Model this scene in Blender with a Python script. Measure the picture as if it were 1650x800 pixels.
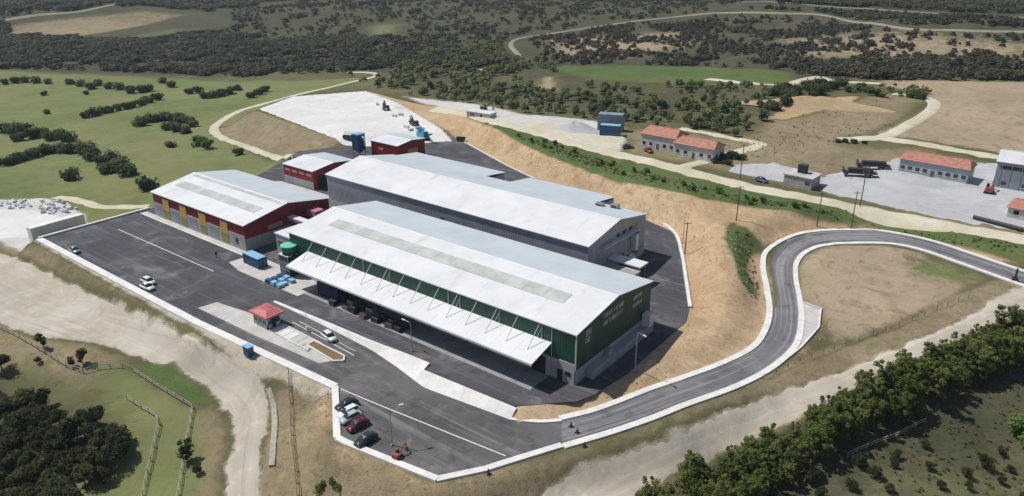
import bpy, bmesh, math, random
import numpy as np
from mathutils import Vector, Matrix, geometry

scene = bpy.context.scene
for o in list(bpy.data.objects):
    bpy.data.objects.remove(o)
C = scene.collection
PI = math.pi
R = math.radians

# ---------------------------------------------------------------- camera, sky, sun, exposure
cam_data = bpy.data.cameras.new('camera')
cam = bpy.data.objects.new('camera', cam_data)
C.objects.link(cam)
cam_data.sensor_width = 36.0
cam_data.lens = 36.0 * 1200.0 / 1650.0
cam_data.clip_start = 0.5
cam_data.clip_end = 20000.0
cam.location = (144.0, -98.5, 75.0)
cam.rotation_euler = (R(90.0 - 22.5), 0.0, R(37.8))
scene.camera = cam

SUN_EL = R(57.0)
sh = Vector((0.94, 0.34, 0.0)).normalized()          # the way shadows fall on level ground
sun_from = Vector((-sh.x * math.cos(SUN_EL), -sh.y * math.cos(SUN_EL), math.sin(SUN_EL)))
world = bpy.data.worlds.new('World')
scene.world = world
world.use_nodes = True
wn = world.node_tree
wn.nodes.clear()
sky = wn.nodes.new('ShaderNodeTexSky')
sky.sky_type = 'NISHITA'
sky.sun_disc = False
sky.sun_elevation = SUN_EL
sky.sun_rotation = math.atan2(sun_from.x, sun_from.y)
sky.altitude = 700.0
sky.air_density = 1.0
sky.dust_density = 1.0
bg = wn.nodes.new('ShaderNodeBackground')
bg.inputs['Strength'].default_value = 0.068
wo = wn.nodes.new('ShaderNodeOutputWorld')
wn.links.new(sky.outputs['Color'], bg.inputs['Color'])
wn.links.new(bg.outputs['Background'], wo.inputs['Surface'])

sun_data = bpy.data.lights.new('sun', 'SUN')
sun_data.energy = 3.9
sun_data.angle = R(0.6)
sun_data.color = (1.0, 0.965, 0.91)
sun = bpy.data.objects.new('sun', sun_data)
C.objects.link(sun)
sun.rotation_euler = (-sun_from).to_track_quat('-Z', 'Y').to_euler()
sun.location = (0, 0, 300)

scene.view_settings.view_transform = 'Standard'
scene.view_settings.look = 'None'
scene.view_settings.gamma = 1.0
scene.view_settings.use_curve_mapping = False
scene.view_settings.exposure = 0.15
scene.render.engine = 'CYCLES'
scene.cycles.use_denoising = True
scene.cycles.max_bounces = 6
scene.cycles.diffuse_bounces = 3
scene.cycles.transparent_max_bounces = 8
scene.cycles.volume_bounces = 0

# ---------------------------------------------------------------- the lie of the land (metres; x along the halls, y across them)
def sstep(t):
    t = np.clip(t, 0.0, 1.0)
    return t * t * (3 - 2 * t)

def poly_sd(x, y, poly):
    """signed distance to a polygon, positive inside"""
    P = np.asarray(poly, float)[:, :2]
    best = np.full(np.shape(x), 1e18)
    inside = np.zeros(np.shape(x), bool)
    n = len(P)
    for i in range(n):
        ax, ay = P[i]; bx, by = P[(i + 1) % n]
        dx, dy = bx - ax, by - ay
        L = dx * dx + dy * dy + 1e-9
        t = np.clip(((x - ax) * dx + (y - ay) * dy) / L, 0, 1)
        d = (x - ax - t * dx) ** 2 + (y - ay - t * dy) ** 2
        best = np.minimum(best, d)
        c = ((ay > y) != (by > y)) & (x < (bx - ax) * (y - ay) / (by - ay + 1e-12) + ax)
        inside ^= c
    d = np.sqrt(best)
    return np.where(inside, d, -d)

def line_d(x, y, line):
    """distance to a polyline and its height (third value) at the nearest spot"""
    best = np.full(np.shape(x), 1e18); zz = np.zeros(np.shape(x))
    for (ax, ay, az), (bx, by, bz) in zip(line[:-1], line[1:]):
        dx, dy = bx - ax, by - ay
        t = np.clip(((x - ax) * dx + (y - ay) * dy) / (dx * dx + dy * dy + 1e-9), 0, 1)
        d = (x - ax - t * dx) ** 2 + (y - ay - t * dy) ** 2
        m = d < best
        best = np.where(m, d, best); zz = np.where(m, az + t * (bz - az), zz)
    return np.sqrt(best), zz

def wob(x, y, s, seed):
    """smooth bumps of about s metres, -1..1"""
    r = np.random.RandomState(seed); v = 0
    for k in range(5):
        a = r.uniform(0, 6.283); f = 6.283 / (s * r.uniform(0.7, 1.6)); p = r.uniform(0, 6.283)
        v = v + np.sin((x * math.cos(a) + y * math.sin(a)) * f + p + 1.3 * np.sin((x * math.sin(a) - y * math.cos(a)) * f * 0.7 + p * 2))
    return v / 5.0

HP = [(11.1,-71.72,-14),(31.98,-59.9,-11),(49.8,-48.99,-9),(-10.9,-62.63,-9),(5.2,-52,-8),(20.95,-41.63,-7),(30.1,-35.47,-6.5),(-37.89,-52.21,-6),(-20.3,-39.72,-5.5),(-67.82,-41.1,-4.5),(-22.77,-31.39,-5),(7,-28.98,-5.5),(47.61,-35.77,-5.5),(58.44,-41.9,-8),(72.37,-34.41,-7),(87.92,-22.17,-6.5),(79.72,-29.26,-6),(97.27,-9.05,-6),(108.62,15.3,-5),(122.41,42.96,-3),(141.66,90.34,0.5),(114.46,1.55,-8),(132.13,26.22,-6),(147.59,52.89,-5),(150.54,31.03,-9),(112.75,79.15,1),(110.14,55.72,-1.5),(129.59,95.3,1.5),(90.33,14.02,-1),(94.98,31.36,1),(88.83,55.14,3),(76.2,65.84,4),(84.06,82.59,4),(52.65,103.67,6),(2.96,109.67,6),(-61.91,138.96,5),(87.93,109.32,6),(118.69,114.72,5),(138.51,114.17,4),(-31.09,137.33,7),(38.51,132.65,7),(95.93,143.19,6.5),(134.92,145.76,6),(34.75,196.92,8),(-24.86,200.2,5),(97.57,226.2,9),(122.22,262.06,11),(45.34,240.81,10),(-156.9,216.5,0),(-118.65,286.8,2),(-55.57,327.66,3),(11.69,347.56,7),(82.83,394.66,8),(-125.87,-20.1,-4),(-137.71,3.49,-6),(-115.68,21.81,-4),(-224.03,28.97,-9),(-217.4,80.27,-9),(-148.43,86.76,-6),(-373.63,87.61,-13),(-320.21,155.78,-13),(-246.76,197.98,-7),(-682.64,178.68,-10),(-459.75,297.55,-5),(-258.65,399.51,0),(-85.45,499.04,8),(77,555.6,14),(-770.33,250.25,8),(-552.22,439.86,8),(-309.34,563.88,12),(-68.01,590.11,22),(75.05,540.12,32)]
HP = np.array(HP)
PLATFORM = [(-72,-29),(-72,34)] + [(-83.58,57.3),(-91.33,70.91),(-82.04,87.52),(-73.74,106.36),(-57.61,124.05),(-15.4,104.09),(4.35,96.85)] + [(30,92),(48,86)] + [(61.25,81.28),(69.75,68.81),(84.87,41.71),(87.27,35.14),(87.68,9.11),(86.52,-0.37),(85.24,-4.05),(76.94,-12.4)] + [(77,-12.6),(58,-13.5),(56,-11.6),(48,-11.6),(41,-12.2),(25,-12.5),(10,-13.0),(10,-29)]
APPROACH = [(25,-12.8),(10,-13.0),(10,-29)] + [(46.65,-26.12)] + [(58.59,-35.7),(78.81,-33.04),(83.09,-26.61),(84.67,-23.3),(89.71,-13.23)] + [(86.19,-7.96),(82.29,-11.66),(78.26,-14.1)] + [(78,-14.1),(59.5,-16.0),(50.6,-14.2),(42,-13.0)]
PLATEAU = [(-163.67,103.25),(-85.55,87.23),(-72.79,92.23),(-53.57,119.6),(-77,131.79),(-123.4,154.59),(-157.37,165.04),(-175.8,131.69)]
ROAD_L = [(85.28,-8.89,-1.3),(88.96,-2.34,-1.3),(93.14,8.77,-1.3),(96.05,15.5,-1.3),(99.98,25.52,-1.3),(102.43,35.24,-1.3),(101.85,44.05,-1.2),(99.65,52.61,-1),(95.75,61.65,-0.6),(90.41,73.04,0.1),(87.79,82.57,0.6),(89.55,94.74,1),(94.33,102.39,1.4),(103.9,109.04,2),(110.43,111.11,2.2),(120.23,110.84,2.2),(129.78,107.86,2),(139.95,105.44,1.4),(147.6,104,1)]
ROAD_R = [(88.93,-14.24,-1.3),(93.2,-6.07,-1.3),(96.8,1.87,-1.3),(99.39,8.62,-1.3),(104.26,20,-1.3),(106.99,30.1,-1.3),(107.82,41.42,-1.2),(105.35,52.25,-1),(102.37,60.28,-0.6),(97.37,71.92,0.1),(94.89,80.43,0.6),(95.13,88.63,1),(98.33,94.99,1.4),(106.07,100.48,2),(112.82,103.73,2.2),(119.68,103.71,2.2),(128.92,100.81,2),(139.47,97.91,1.4),(147.55,96.02,1)]
def rs(line, n):
    """resample a polyline smoothly (Catmull-Rom), even steps"""
    P = np.array(line, float); Q = np.vstack([2 * P[0] - P[1], P, 2 * P[-1] - P[-2]])
    out = []
    for i in range(1, len(Q) - 2):
        for t in np.linspace(0, 1, 14, endpoint=False):
            a, b, c, d = Q[i - 1], Q[i], Q[i + 1], Q[i + 2]
            out.append(0.5 * (2 * b + (c - a) * t + (2 * a - 5 * b + 4 * c - d) * t * t + (3 * b - a - 3 * c + d) * t ** 3))
    out = np.array(out + [P[-1]])
    s = np.concatenate([[0], np.cumsum(np.hypot(*(out[1:, :2] - out[:-1, :2]).T))])
    u = np.linspace(0, s[-1], n)
    return np.stack([np.interp(u, s, out[:, k]) for k in range(out.shape[1])], 1)
RL, RR = rs(ROAD_L, 90), rs(ROAD_R, 90)
ROAD_MID = [tuple(p) for p in (RL + RR)[::4] / 2]
ROAD_POLY = [tuple(p[:2]) for p in RL[::3]] + [tuple(p[:2]) for p in RR[::-3]]

def approach_z(x):
    return -1.3 * sstep((np.asarray(x, float) - 8) / 52.0)

def base_z(x, y):
    num = 0.0; den = 1e-12
    for px, py, pz in HP:
        d2 = (x - px) ** 2 + (y - py) ** 2
        r = math.hypot(px - 144, py + 98.5)
        w = 1.0 / ((d2 + (0.05 * r) ** 2) ** 1.7) * (r / 100.0) ** 2
        num = num + w * pz; den = den + w
    h = num / den
    q = np.hypot(x - 40, y - 20)
    far = sstep((q - 250) / 500.0)
    h = h + (wob(x, y, 11, 21) * 0.34 + wob(x, y, 6.5, 23) * 0.2) * (1 - sstep((q - 200) / 150.0)) + wob(x, y, 60, 3) * 0.35 + wob(x, y, 170, 5) * 3.0 * far + wob(x, y, 420, 8) * 6.0 * far
    rise = np.maximum(q - 1150, 0)
    return h + 0.10 * rise * (1 + 0.5 * wob(x, y, 900, 9)) * (rise / (rise + 400.0))

def ground_raw(x, y):
    x = np.asarray(x, float); y = np.asarray(y, float)
    h = base_z(x, y)
    w = sstep(1 + poly_sd(x, y, PLATEAU) / 16.0)
    h = h * (1 - w) + (1.5 + 0.12 * wob(x, y, 14, 2)) * w
    d, zz = line_d(x, y, ROAD_MID)
    w = sstep(1 - (poly_sd(x, y, ROAD_POLY) * -1 - 1.6) / 7.0)
    h = h * (1 - w) + (zz - 0.12) * w
    sa = poly_sd(x, y, APPROACH)
    w = sstep(1 + (sa + 1.2) / 6.0)
    h = h * (1 - w) + (approach_z(x) - 0.12) * w
    w = sstep(1 + (poly_sd(x, y, PLATFORM) + 1.0) / 7.0) * np.where((sa > -2.6) & (x < 77) & (x > 14) | (sa > -0.3), 0, 1)
    w = w * sstep((-poly_sd(x, y, ROAD_POLY) - 1.5) / 2.0 + 0.0) + 0
    return h * (1 - w) + (-0.12) * w
def g1(x, y):
    return float(ground_raw(np.array([x]), np.array([y]))[0])

# ---------------------------------------------------------------- materials
def nmat(name):
    m = bpy.data.materials.new(name); m.use_nodes = True
    nt = m.node_tree; nt.nodes.clear()
    out = nt.nodes.new('ShaderNodeOutputMaterial'); b = nt.nodes.new('ShaderNodeBsdfPrincipled')
    nt.links.new(b.outputs[0], out.inputs[0])
    return m, nt, b

class N:
    """small wrapper for wiring nodes"""
    def __init__(s, nt): s.nt = nt
    def lk(s, a, b): s.nt.links.new(a, b)
    def coord(s, kind='Object'):
        return s.nt.nodes.new('ShaderNodeTexCoord').outputs[kind]
    def pos(s): return s.nt.nodes.new('ShaderNodeNewGeometry').outputs['Position']
    def mapping(s, v, scale=(1, 1, 1), rot=(0, 0, 0)):
        n = s.nt.nodes.new('ShaderNodeMapping'); s.lk(v, n.inputs['Vector'])
        n.inputs['Scale'].default_value = scale; n.inputs['Rotation'].default_value = rot
        return n.outputs[0]
    def noise(s, v, scale, detail=5, rough=0.6, dist=0.0):
        n = s.nt.nodes.new('ShaderNodeTexNoise'); s.lk(v, n.inputs['Vector'])
        n.inputs['Scale'].default_value = scale; n.inputs['Detail'].default_value = detail
        n.inputs['Roughness'].default_value = rough; n.inputs['Distortion'].default_value = dist
        return n.outputs['Fac']
    def ramp(s, f, a, b, lo=0.0, hi=1.0):
        n = s.nt.nodes.new('ShaderNodeMapRange'); n.interpolation_type = 'SMOOTHSTEP'
        s.lk(f, n.inputs['Value']); n.inputs['From Min'].default_value = a; n.inputs['From Max'].default_value = b
        n.inputs['To Min'].default_value = lo; n.inputs['To Max'].default_value = hi
        return n.outputs['Result']
    def math(s, op, a, b):
        n = s.nt.nodes.new('ShaderNodeMath'); n.operation = op
        for i, v in enumerate((a, b)):
            if isinstance(v, (int, float)): n.inputs[i].default_value = v
            else: s.lk(v, n.inputs[i])
        return n.outputs[0]
    def mix(s, f, a, b, blend='MIX'):
        n = s.nt.nodes.new('ShaderNodeMix'); n.data_type = 'RGBA'; n.blend_type = blend
        if isinstance(f, (int, float)): n.inputs[0].default_value = f
        else: s.lk(f, n.inputs[0])
        for i, v in ((6, a), (7, b)):
            if isinstance(v, tuple): n.inputs[i].default_value = (*v[:3], 1)
            else: s.lk(v, n.inputs[i])
        return n.outputs[2]
    def bump(s, h, strength, dist=0.1):
        n = s.nt.nodes.new('ShaderNodeBump'); s.lk(h, n.inputs['Height'])
        n.inputs['Strength'].default_value = strength; n.inputs['Distance'].default_value = dist
        return n.outputs[0]
    def rnd(s): return s.nt.nodes.new('ShaderNodeObjectInfo').outputs['Random']

def lin(r, g, b):
    f = lambda c: ((c / 255.0 + 0.055) / 1.055) ** 2.4 if c > 10 else c / 255.0 / 12.92
    return (f(r), f(g), f(b))

def paint(name, col, rough=0.5, vary=0.12, scale=0.6, metal=0.0, dirt=None, bump=0.0, spec=0.5):
    """a coat or bulk material: base colour, soft unevenness, optional dirt"""
    m, nt, b = nmat(name); n = N(nt); v = n.coord()
    f = n.noise(v, scale, 6, 0.65)
    c0 = tuple(max(0, c * (1 - vary)) for c in col); c1 = tuple(min(1, c * (1 + vary)) for c in col)
    c = n.mix(n.ramp(f, 0.3, 0.7), c0, c1)
    if dirt:
        g = n.noise(n.mapping(v, (1, 0.35, 0.25)), scale * 3.0, 8, 0.72)
        c = n.mix(n.ramp(g, 0.52, 0.75, 0, 0.7), c, dirt)
    nt.links.new(c, b.inputs['Base Color'])
    b.inputs['Roughness'].default_value = rough; b.inputs['Metallic'].default_value = metal
    b.inputs['Specular IOR Level'].default_value = spec
    if bump: nt.links.new(n.bump(n.noise(v, scale * 12, 4), bump, 0.03), b.inputs['Normal'])
    return m

def asphalt(name, c0, c1, streak_dir=0.0, lane=False):
    m, nt, b = nmat(name); n = N(nt); v = n.pos()
    big = n.noise(v, 0.05, 4, 0.55); mid = n.noise(v, 0.35, 5, 0.6)
    st = n.noise(n.mapping(n.coord('UV') if lane else v, (0.014, 0.62, 1) if lane else (0.02, 0.55, 1), (0, 0, streak_dir)), 1.0, 5, 0.6, 0.2 if lane else 0.4)
    c = n.mix(n.ramp(big, 0.3, 0.7), c0, c1)
    c = n.mix(n.ramp(st, 0.44 if lane else 0.5, 0.62 if lane else 0.72, 0, 0.7), c, tuple(min(1, k * 2.0) for k in c1))
    c = n.mix(n.ramp(mid, 0.52, 0.72, 0, 0.55), c, tuple(k * 0.5 for k in c0))
    fine = n.noise(v, 6.0, 3, 0.7)
    c = n.mix(n.ramp(fine, 0.3, 0.8, 0, 0.35), c, tuple(min(1, k * 1.7) for k in c1))
    dust = n.noise(v, 0.11, 6, 0.7, 0.8)
    c = n.mix(n.ramp(dust, 0.5, 0.75, 0, 0.55), c, (0.30, 0.28, 0.26))
    nt.links.new(c, b.inputs['Base Color']); b.inputs['Roughness'].default_value = 0.9
    b.inputs['Specular IOR Level'].default_value = 0.25
    nt.links.new(n.bump(fine, 0.3, 0.02), b.inputs['Normal'])
    return m

def dirtmat(name, c0, c1, c2, streak=None, speck=0.3, lane=False):
    m, nt, b = nmat(name); n = N(nt); v = n.pos()
    c = n.mix(n.ramp(n.noise(v, 0.06, 5, 0.6), 0.32, 0.68), c0, c1)
    c = n.mix(n.ramp(n.noise(v, 0.3, 6, 0.7, 0.5), 0.5, 0.72, 0, 0.7), c, c2)
    if lane:
        s = n.noise(n.mapping(n.coord('UV'), (0.012, 0.8, 1)), 1.0, 6, 0.65, 0.35)
        c = n.mix(n.ramp(s, 0.5, 0.66, 0, 0.42), c, tuple(k * 0.74 for k in c1)); c = n.mix(n.ramp(s, 0.46, 0.34, 0, 0.35), c, tuple(min(1, k * 1.15) for k in c2))
    if streak is not None:
        s = n.noise(n.mapping(v, (0.03, 0.9, 1), (0, 0, streak)), 1.0, 4, 0.6, 0.3)
        c = n.mix(n.ramp(s, 0.48, 0.66, 0, 0.55), c, tuple(k * 0.72 for k in c1))
    w5 = n.noise(v, 0.16, 9, 0.72, 1.5)
    c = n.mix(n.ramp(w5, 0.52, 0.68, 0, 0.5), c, tuple(k * 0.74 for k in c1))
    fine = n.noise(v, 2.6, 5, 0.75)
    c = n.mix(n.ramp(fine, 0.5, 0.75, 0, speck), c, tuple(k * 0.5 for k in c1))
    nt.links.new(c, b.inputs['Base Color']); b.inputs['Roughness'].default_value = 0.95
    b.inputs['Specular IOR Level'].default_value = 0.15
    nt.links.new(n.bump(fine, 0.5, 0.1), b.inputs['Normal'])
    return m

def leafmat(name, c0, c1, c2):
    m, nt, b = nmat(name); n = N(nt)
    v = n.coord()
    c = n.mix(n.ramp(n.noise(v, 0.45, 3, 0.6), 0.35, 0.65), c0, c1)
    c = n.mix(n.ramp(n.noise(v, 2.2, 3, 0.7), 0.45, 0.75, 0, 0.8), c, c2)
    rn = n.rnd(); c = n.mix(n.ramp(rn, 0.45, 0.0, 0.0, 0.6), c, tuple(k * 0.62 for k in c0)); c = n.mix(n.ramp(rn, 0.55, 1.0, 0.0, 0.65), c, (c2[0] * 1.25, c2[1] * 1.15, c2[2]))
    nt.links.new(c, b.inputs['Base Color']); b.inputs['Roughness'].default_value = 0.6
    b.inputs['Specular IOR Level'].default_value = 0.2
    tr = nt.nodes.new('ShaderNodeBsdfTranslucent'); nt.links.new(c, tr.inputs['Color'])
    mx = nt.nodes.new('ShaderNodeMixShader'); mx.inputs[0].default_value = 0.45
    nt.links.new(b.outputs[0], mx.inputs[1]); nt.links.new(tr.outputs[0], mx.inputs[2])
    out = [k for k in nt.nodes if k.type == 'OUTPUT_MATERIAL'][0]
    nt.links.new(mx.outputs[0], out.inputs[0])
    return m

def glassmat(name, col):
    m, nt, b = nmat(name)
    b.inputs['Base Color'].default_value = (*col, 1); b.inputs['Roughness'].default_value = 0.08
    b.inputs['Specular IOR Level'].default_value = 0.8
    return m

M = {}
M['asphalt'] = asphalt('yard asphalt', lin(64, 64, 69), lin(82, 81, 86), 0.0)
M['asphalt_road'] = asphalt('road asphalt', lin(72, 71, 73), lin(100, 98, 98), 0.0)
M['asphalt_lane'] = asphalt('lane asphalt', lin(78, 78, 82), lin(112, 111, 113), 0.0, True)
M['line'] = paint('road paint', (0.72, 0.72, 0.70), 0.7, 0.1, 1.5, dirt=(0.3, 0.3, 0.3))
M['kerb'] = paint('pale concrete kerb', (0.72, 0.70, 0.66), 0.85, 0.1, 0.5, dirt=(0.42, 0.39, 0.33))
M['white_wall'] = paint('whitewashed concrete', (0.74, 0.72, 0.69), 0.85, 0.1, 0.3, dirt=(0.52, 0.48, 0.43))
M['concrete'] = paint('concrete', (0.36, 0.355, 0.35), 0.85, 0.14, 0.35, dirt=(0.24, 0.23, 0.22))
M['concrete_light'] = paint('light concrete slab', (0.52, 0.50, 0.47), 0.85, 0.14, 0.25, dirt=(0.33, 0.31, 0.28))
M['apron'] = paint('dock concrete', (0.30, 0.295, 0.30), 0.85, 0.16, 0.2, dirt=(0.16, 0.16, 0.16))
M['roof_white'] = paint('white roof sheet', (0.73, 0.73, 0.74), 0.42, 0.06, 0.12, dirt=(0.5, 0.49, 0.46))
M['roof_back_shade'] = paint('roof sheet with painted rear shade', (0.55, 0.60, 0.63), 0.5, 0.06, 0.15, dirt=(0.54, 0.58, 0.6))  # rear slopes' weaker sun and sky reflection painted into the sheet colour
M['skylight'] = paint('translucent roof panel', (0.52, 0.54, 0.50), 0.35, 0.16, 0.25)
M['green'] = paint('dark green cladding', (0.012, 0.075, 0.052), 0.45, 0.18, 0.3)
M['green_bright'] = paint('green band', (0.02, 0.23, 0.10), 0.45, 0.1)
M['mint'] = paint('pale green roof', (0.16, 0.58, 0.38), 0.5, 0.08)
M['grey_clad'] = paint('grey cladding', (0.40, 0.40, 0.435), 0.5, 0.12, 0.25)
M['red'] = paint('dark red cladding', (0.25, 0.02, 0.027), 0.45, 0.15, 0.3)
M['pink'] = paint('faded pink board', (0.46, 0.22, 0.24), 0.6, 0.1)
M['tan_door'] = paint('ochre door', (0.60, 0.36, 0.08), 0.6, 0.12)
M['olive_door'] = paint('olive door', (0.26, 0.25, 0.10), 0.6, 0.12)
M['shutter'] = paint('grey shutter', (0.30, 0.30, 0.34), 0.5, 0.1)
M['trim'] = paint('pale metal trim', (0.60, 0.64, 0.62), 0.4, 0.05)
M['steel'] = paint('galvanised steel', (0.36, 0.38, 0.40), 0.4, 0.1, metal=0.5)
M['dark'] = paint('dark opening', (0.02, 0.021, 0.024), 0.7, 0.2)
M['letter'] = paint('pale lettering', (0.62, 0.68, 0.60), 0.6, 0.15, 1.2)
M['blue'] = paint('blue paint', (0.018, 0.085, 0.20), 0.45, 0.15, dirt=(0.06, 0.09, 0.13))
M['blue_light'] = paint('light blue top', (0.26, 0.48, 0.68), 0.5, 0.1)
M['navy'] = paint('navy tarpaulin', (0.022, 0.03, 0.085), 0.5, 0.2)
M['cyan'] = paint('cyan machine paint', (0.03, 0.29, 0.40), 0.45, 0.15)
M['soil_brown'] = dirtmat('planter soil', (0.20, 0.13, 0.06), (0.25, 0.17, 0.09), (0.14, 0.09, 0.05))
M['red_roof'] = paint('red kiosk roof', (0.47, 0.13, 0.13), 0.55, 0.12)
M['tile'] = paint('terracotta tiles', (0.47, 0.225, 0.165), 0.75, 0.2, 0.9, dirt=(0.38, 0.2, 0.14))
M['render'] = paint('weathered pale render', (0.52, 0.52, 0.50), 0.85, 0.12, 0.5, dirt=(0.36, 0.36, 0.36))
M['render_blue'] = paint('bluish render', (0.36, 0.41, 0.45), 0.85, 0.12, 0.5)
M['shed'] = paint('grey shed sheet', (0.25, 0.29, 0.34), 0.5, 0.15, 0.4, dirt=(0.18, 0.19, 0.2))
M['glass'] = glassmat('dark window glass', (0.02, 0.03, 0.035))
M['glass_blue'] = glassmat('blue curtain glass', (0.02, 0.055, 0.085))
M['wood'] = paint('weathered wood', (0.14, 0.10, 0.075), 0.9, 0.2, 2.0)
M['rail'] = paint('sun bleached rail', (0.40, 0.37, 0.31), 0.9, 0.2, 1.5)
M['bark'] = paint('bark', (0.10, 0.078, 0.06), 0.95, 0.25, 3.0)
M['rubber'] = paint('tyre rubber', (0.018, 0.018, 0.019), 0.85, 0.1)
M['rock'] = paint('pale marble rock', (0.66, 0.66, 0.67), 0.8, 0.14, 0.8, dirt=(0.36, 0.35, 0.35), bump=0.4)
M['rust'] = paint('rust red paint', (0.25, 0.075, 0.05), 0.7, 0.25, 1.0)
M['machine_dark'] = paint('dark machine paint', (0.05, 0.048, 0.055), 0.6, 0.2)
M['orange'] = paint('faded orange paint', (0.27, 0.085, 0.05), 0.6, 0.2)
M['lamp_red'] = paint('red lens', (0.35, 0.02, 0.02), 0.3, 0.05)
M['lamp_white'] = paint('clear lens', (0.7, 0.7, 0.68), 0.2, 0.05)
for k, c in {'car_white': (.74, .75, .76), 'car_silver': (.42, .45, .47), 'car_maroon': (.12, .012, .025), 'car_dark': (.028, .034, .038), 'car_teal': (.20, .30, .31), 'car_red': (.30, .03, .03), 'car_blue': (.04, .07, .14)}.items():
    m_ = paint(k, c, 0.28, 0.04); M[k] = m_
M['dirt_road'] = dirtmat('dirt road', lin(192, 184, 170), lin(180, 170, 154), lin(202, 196, 184), None, 0.22, True)
M['tan_soil'] = dirtmat('tan soil', lin(184, 160, 126), lin(170, 148, 116), lin(198, 180, 150), None, 0.3)
M['far_track'] = dirtmat('far track', lin(150, 144, 128), lin(138, 132, 116), lin(160, 154, 138), None, 0.2)
M['track'] = dirtmat('pale track', lin(205, 198, 176), lin(192, 184, 160), lin(216, 210, 194), None, 0.15)
M['gravel'] = dirtmat('crushed pale gravel', lin(186, 187, 187), lin(172, 172, 173), lin(198, 198, 197), None, 0.2)
M['white_gravel'] = dirtmat('white marble gravel', lin(222, 220, 217), lin(210, 207, 203), lin(230, 229, 227), None, 0.2)

# ---------------------------------------------------------------- mesh helpers
class MB:
    def __init__(s): s.v = []; s.f = []
    def quad(s, a, b, c, d): s.add([a, b, c, d], [(0, 1, 2, 3)])
    def add(s, vs, fs):
        o = len(s.v); s.v += [tuple(map(float, p)) for p in vs]; s.f += [tuple(i + o for i in q) for q in fs]
        return s
    def box(s, x0, x1, y0, y1, z0, z1, top=None):
        t = top or (0, 0)      # inset of the top face
        a, b = t
        vs = [(x0, y0, z0), (x1, y0, z0), (x1, y1, z0), (x0, y1, z0), (x0 + a, y0 + b, z1), (x1 - a, y0 + b, z1), (x1 - a, y1 - b, z1), (x0 + a, y1 - b, z1)]
        return s.add(vs, [(3, 2, 1, 0), (4, 5, 6, 7), (0, 1, 5, 4), (1, 2, 6, 5), (2, 3, 7, 6), (3, 0, 4, 7)])
    def bar(s, p, q, w, h=None, up=(0, 0, 1)):
        p, q = Vector(p), Vector(q); d = (q - p).normalized(); u = Vector(up)
        if abs(d.dot(u)) > 0.98: u = Vector((1, 0, 0))
        r = d.cross(u).normalized() * w / 2; t = r.cross(d).normalized() * (h or w) / 2
        vs = [p - r - t, p + r - t, p + r + t, p - r + t, q - r - t, q + r - t, q + r + t, q - r + t]
        return s.add(vs, [(3, 2, 1, 0), (4, 5, 6, 7), (0, 1, 5, 4), (1, 2, 6, 5), (2, 3, 7, 6), (3, 0, 4, 7)])
    def tube(s, pts, rad, n=8, cap=True):
        rings = []; pts = [Vector(p) for p in pts]
        for i, p in enumerate(pts):
            d = (pts[min(i + 1, len(pts) - 1)] - pts[max(i - 1, 0)]).normalized()
            u = Vector((0, 0, 1)) if abs(d.z) < 0.9 else Vector((1, 0, 0))
            a = d.cross(u).normalized(); b = d.cross(a)
            r = rad[i] if isinstance(rad, (list, tuple)) else rad
            rings.append([p + a * r * math.cos(2 * PI * k / n) + b * r * math.sin(2 * PI * k / n) for k in range(n)])
        vs = [q for r in rings for q in r]; fs = []
        for i in range(len(pts) - 1):
            for k in range(n):
                fs.append((i * n + k, i * n + (k + 1) % n, (i + 1) * n + (k + 1) % n, (i + 1) * n + k))
        if cap:
            fs.append(tuple(range(n))); fs.append(tuple((len(pts) - 1) * n + k for k in range(n - 1, -1, -1)))
        return s.add(vs, fs)
    def prism(s, prof, x0, x1, axis='x'):
        """profile of (u, z) pairs swept along an axis"""
        n = len(prof)
        mk = (lambda t, u, z: (t, u, z)) if axis == 'x' else (lambda t, u, z: (u, t, z))
        vs = [mk(x0, u, z) for u, z in prof] + [mk(x1, u, z) for u, z in prof]
        fs = [(i, (i + 1) % n, n + (i + 1) % n, n + i) for i in range(n)] + [tuple(range(n - 1, -1, -1)), tuple(range(n, 2 * n))]
        return s.add(vs, fs)
    def mesh(s, name, smooth=False):
        me = bpy.data.meshes.new(name); me.from_pydata(s.v, [], s.f); me.update()
        bm = bmesh.new(); bm.from_mesh(me); bmesh.ops.recalc_face_normals(bm, faces=bm.faces); bm.to_mesh(me); bm.free()
        if smooth: me.shade_smooth()
        return me
    def build(s, name, mat, parent=None, smooth=False, loc=None):
        me = s.mesh(name, smooth); me.materials.append(M[mat] if isinstance(mat, str) else mat)
        return link(name, me, parent, loc)

def link(name, me, parent=None, loc=None, rz=0.0, sc=None):
    o = bpy.data.objects.new(name, me); C.objects.link(o)
    if parent: o.parent = parent
    if loc is not None: o.location = loc
    if rz: o.rotation_euler = (0, 0, rz)
    if sc is not None: o.scale = sc if not isinstance(sc, (int, float)) else (sc, sc, sc)
    return o

def tag(o, label=None, cat=None, group=None, kind=None):
    if label: o['label'] = label
    if cat: o['category'] = cat
    if group: o['group'] = group
    if kind: o['kind'] = kind
    return o

def thing(name, label, cat, loc=(0, 0, 0), rz=0.0, group=None):
    o = bpy.data.objects.new(name, None); C.objects.link(o)
    o.location = loc; o.rotation_euler = (0, 0, rz); o.empty_display_size = 0.5
    return tag(o, label, cat, group)

KIDS = {}
def dup(root, loc, rz=0.0, sc=None, label=None, group=None):
    r = root.copy(); C.objects.link(r); r.location = loc; r.rotation_euler = (0, 0, rz)
    if sc is not None: r.scale = (sc, sc, sc) if isinstance(sc, (int, float)) else sc
    if label: r['label'] = label
    if group: r['group'] = group
    for ch in root.children:
        c = ch.copy(); C.objects.link(c); c.parent = r
        for g in ch.children:
            d = g.copy(); C.objects.link(d); d.parent = c
    return r

def structure(o): o['kind'] = 'structure'; return o

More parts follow.
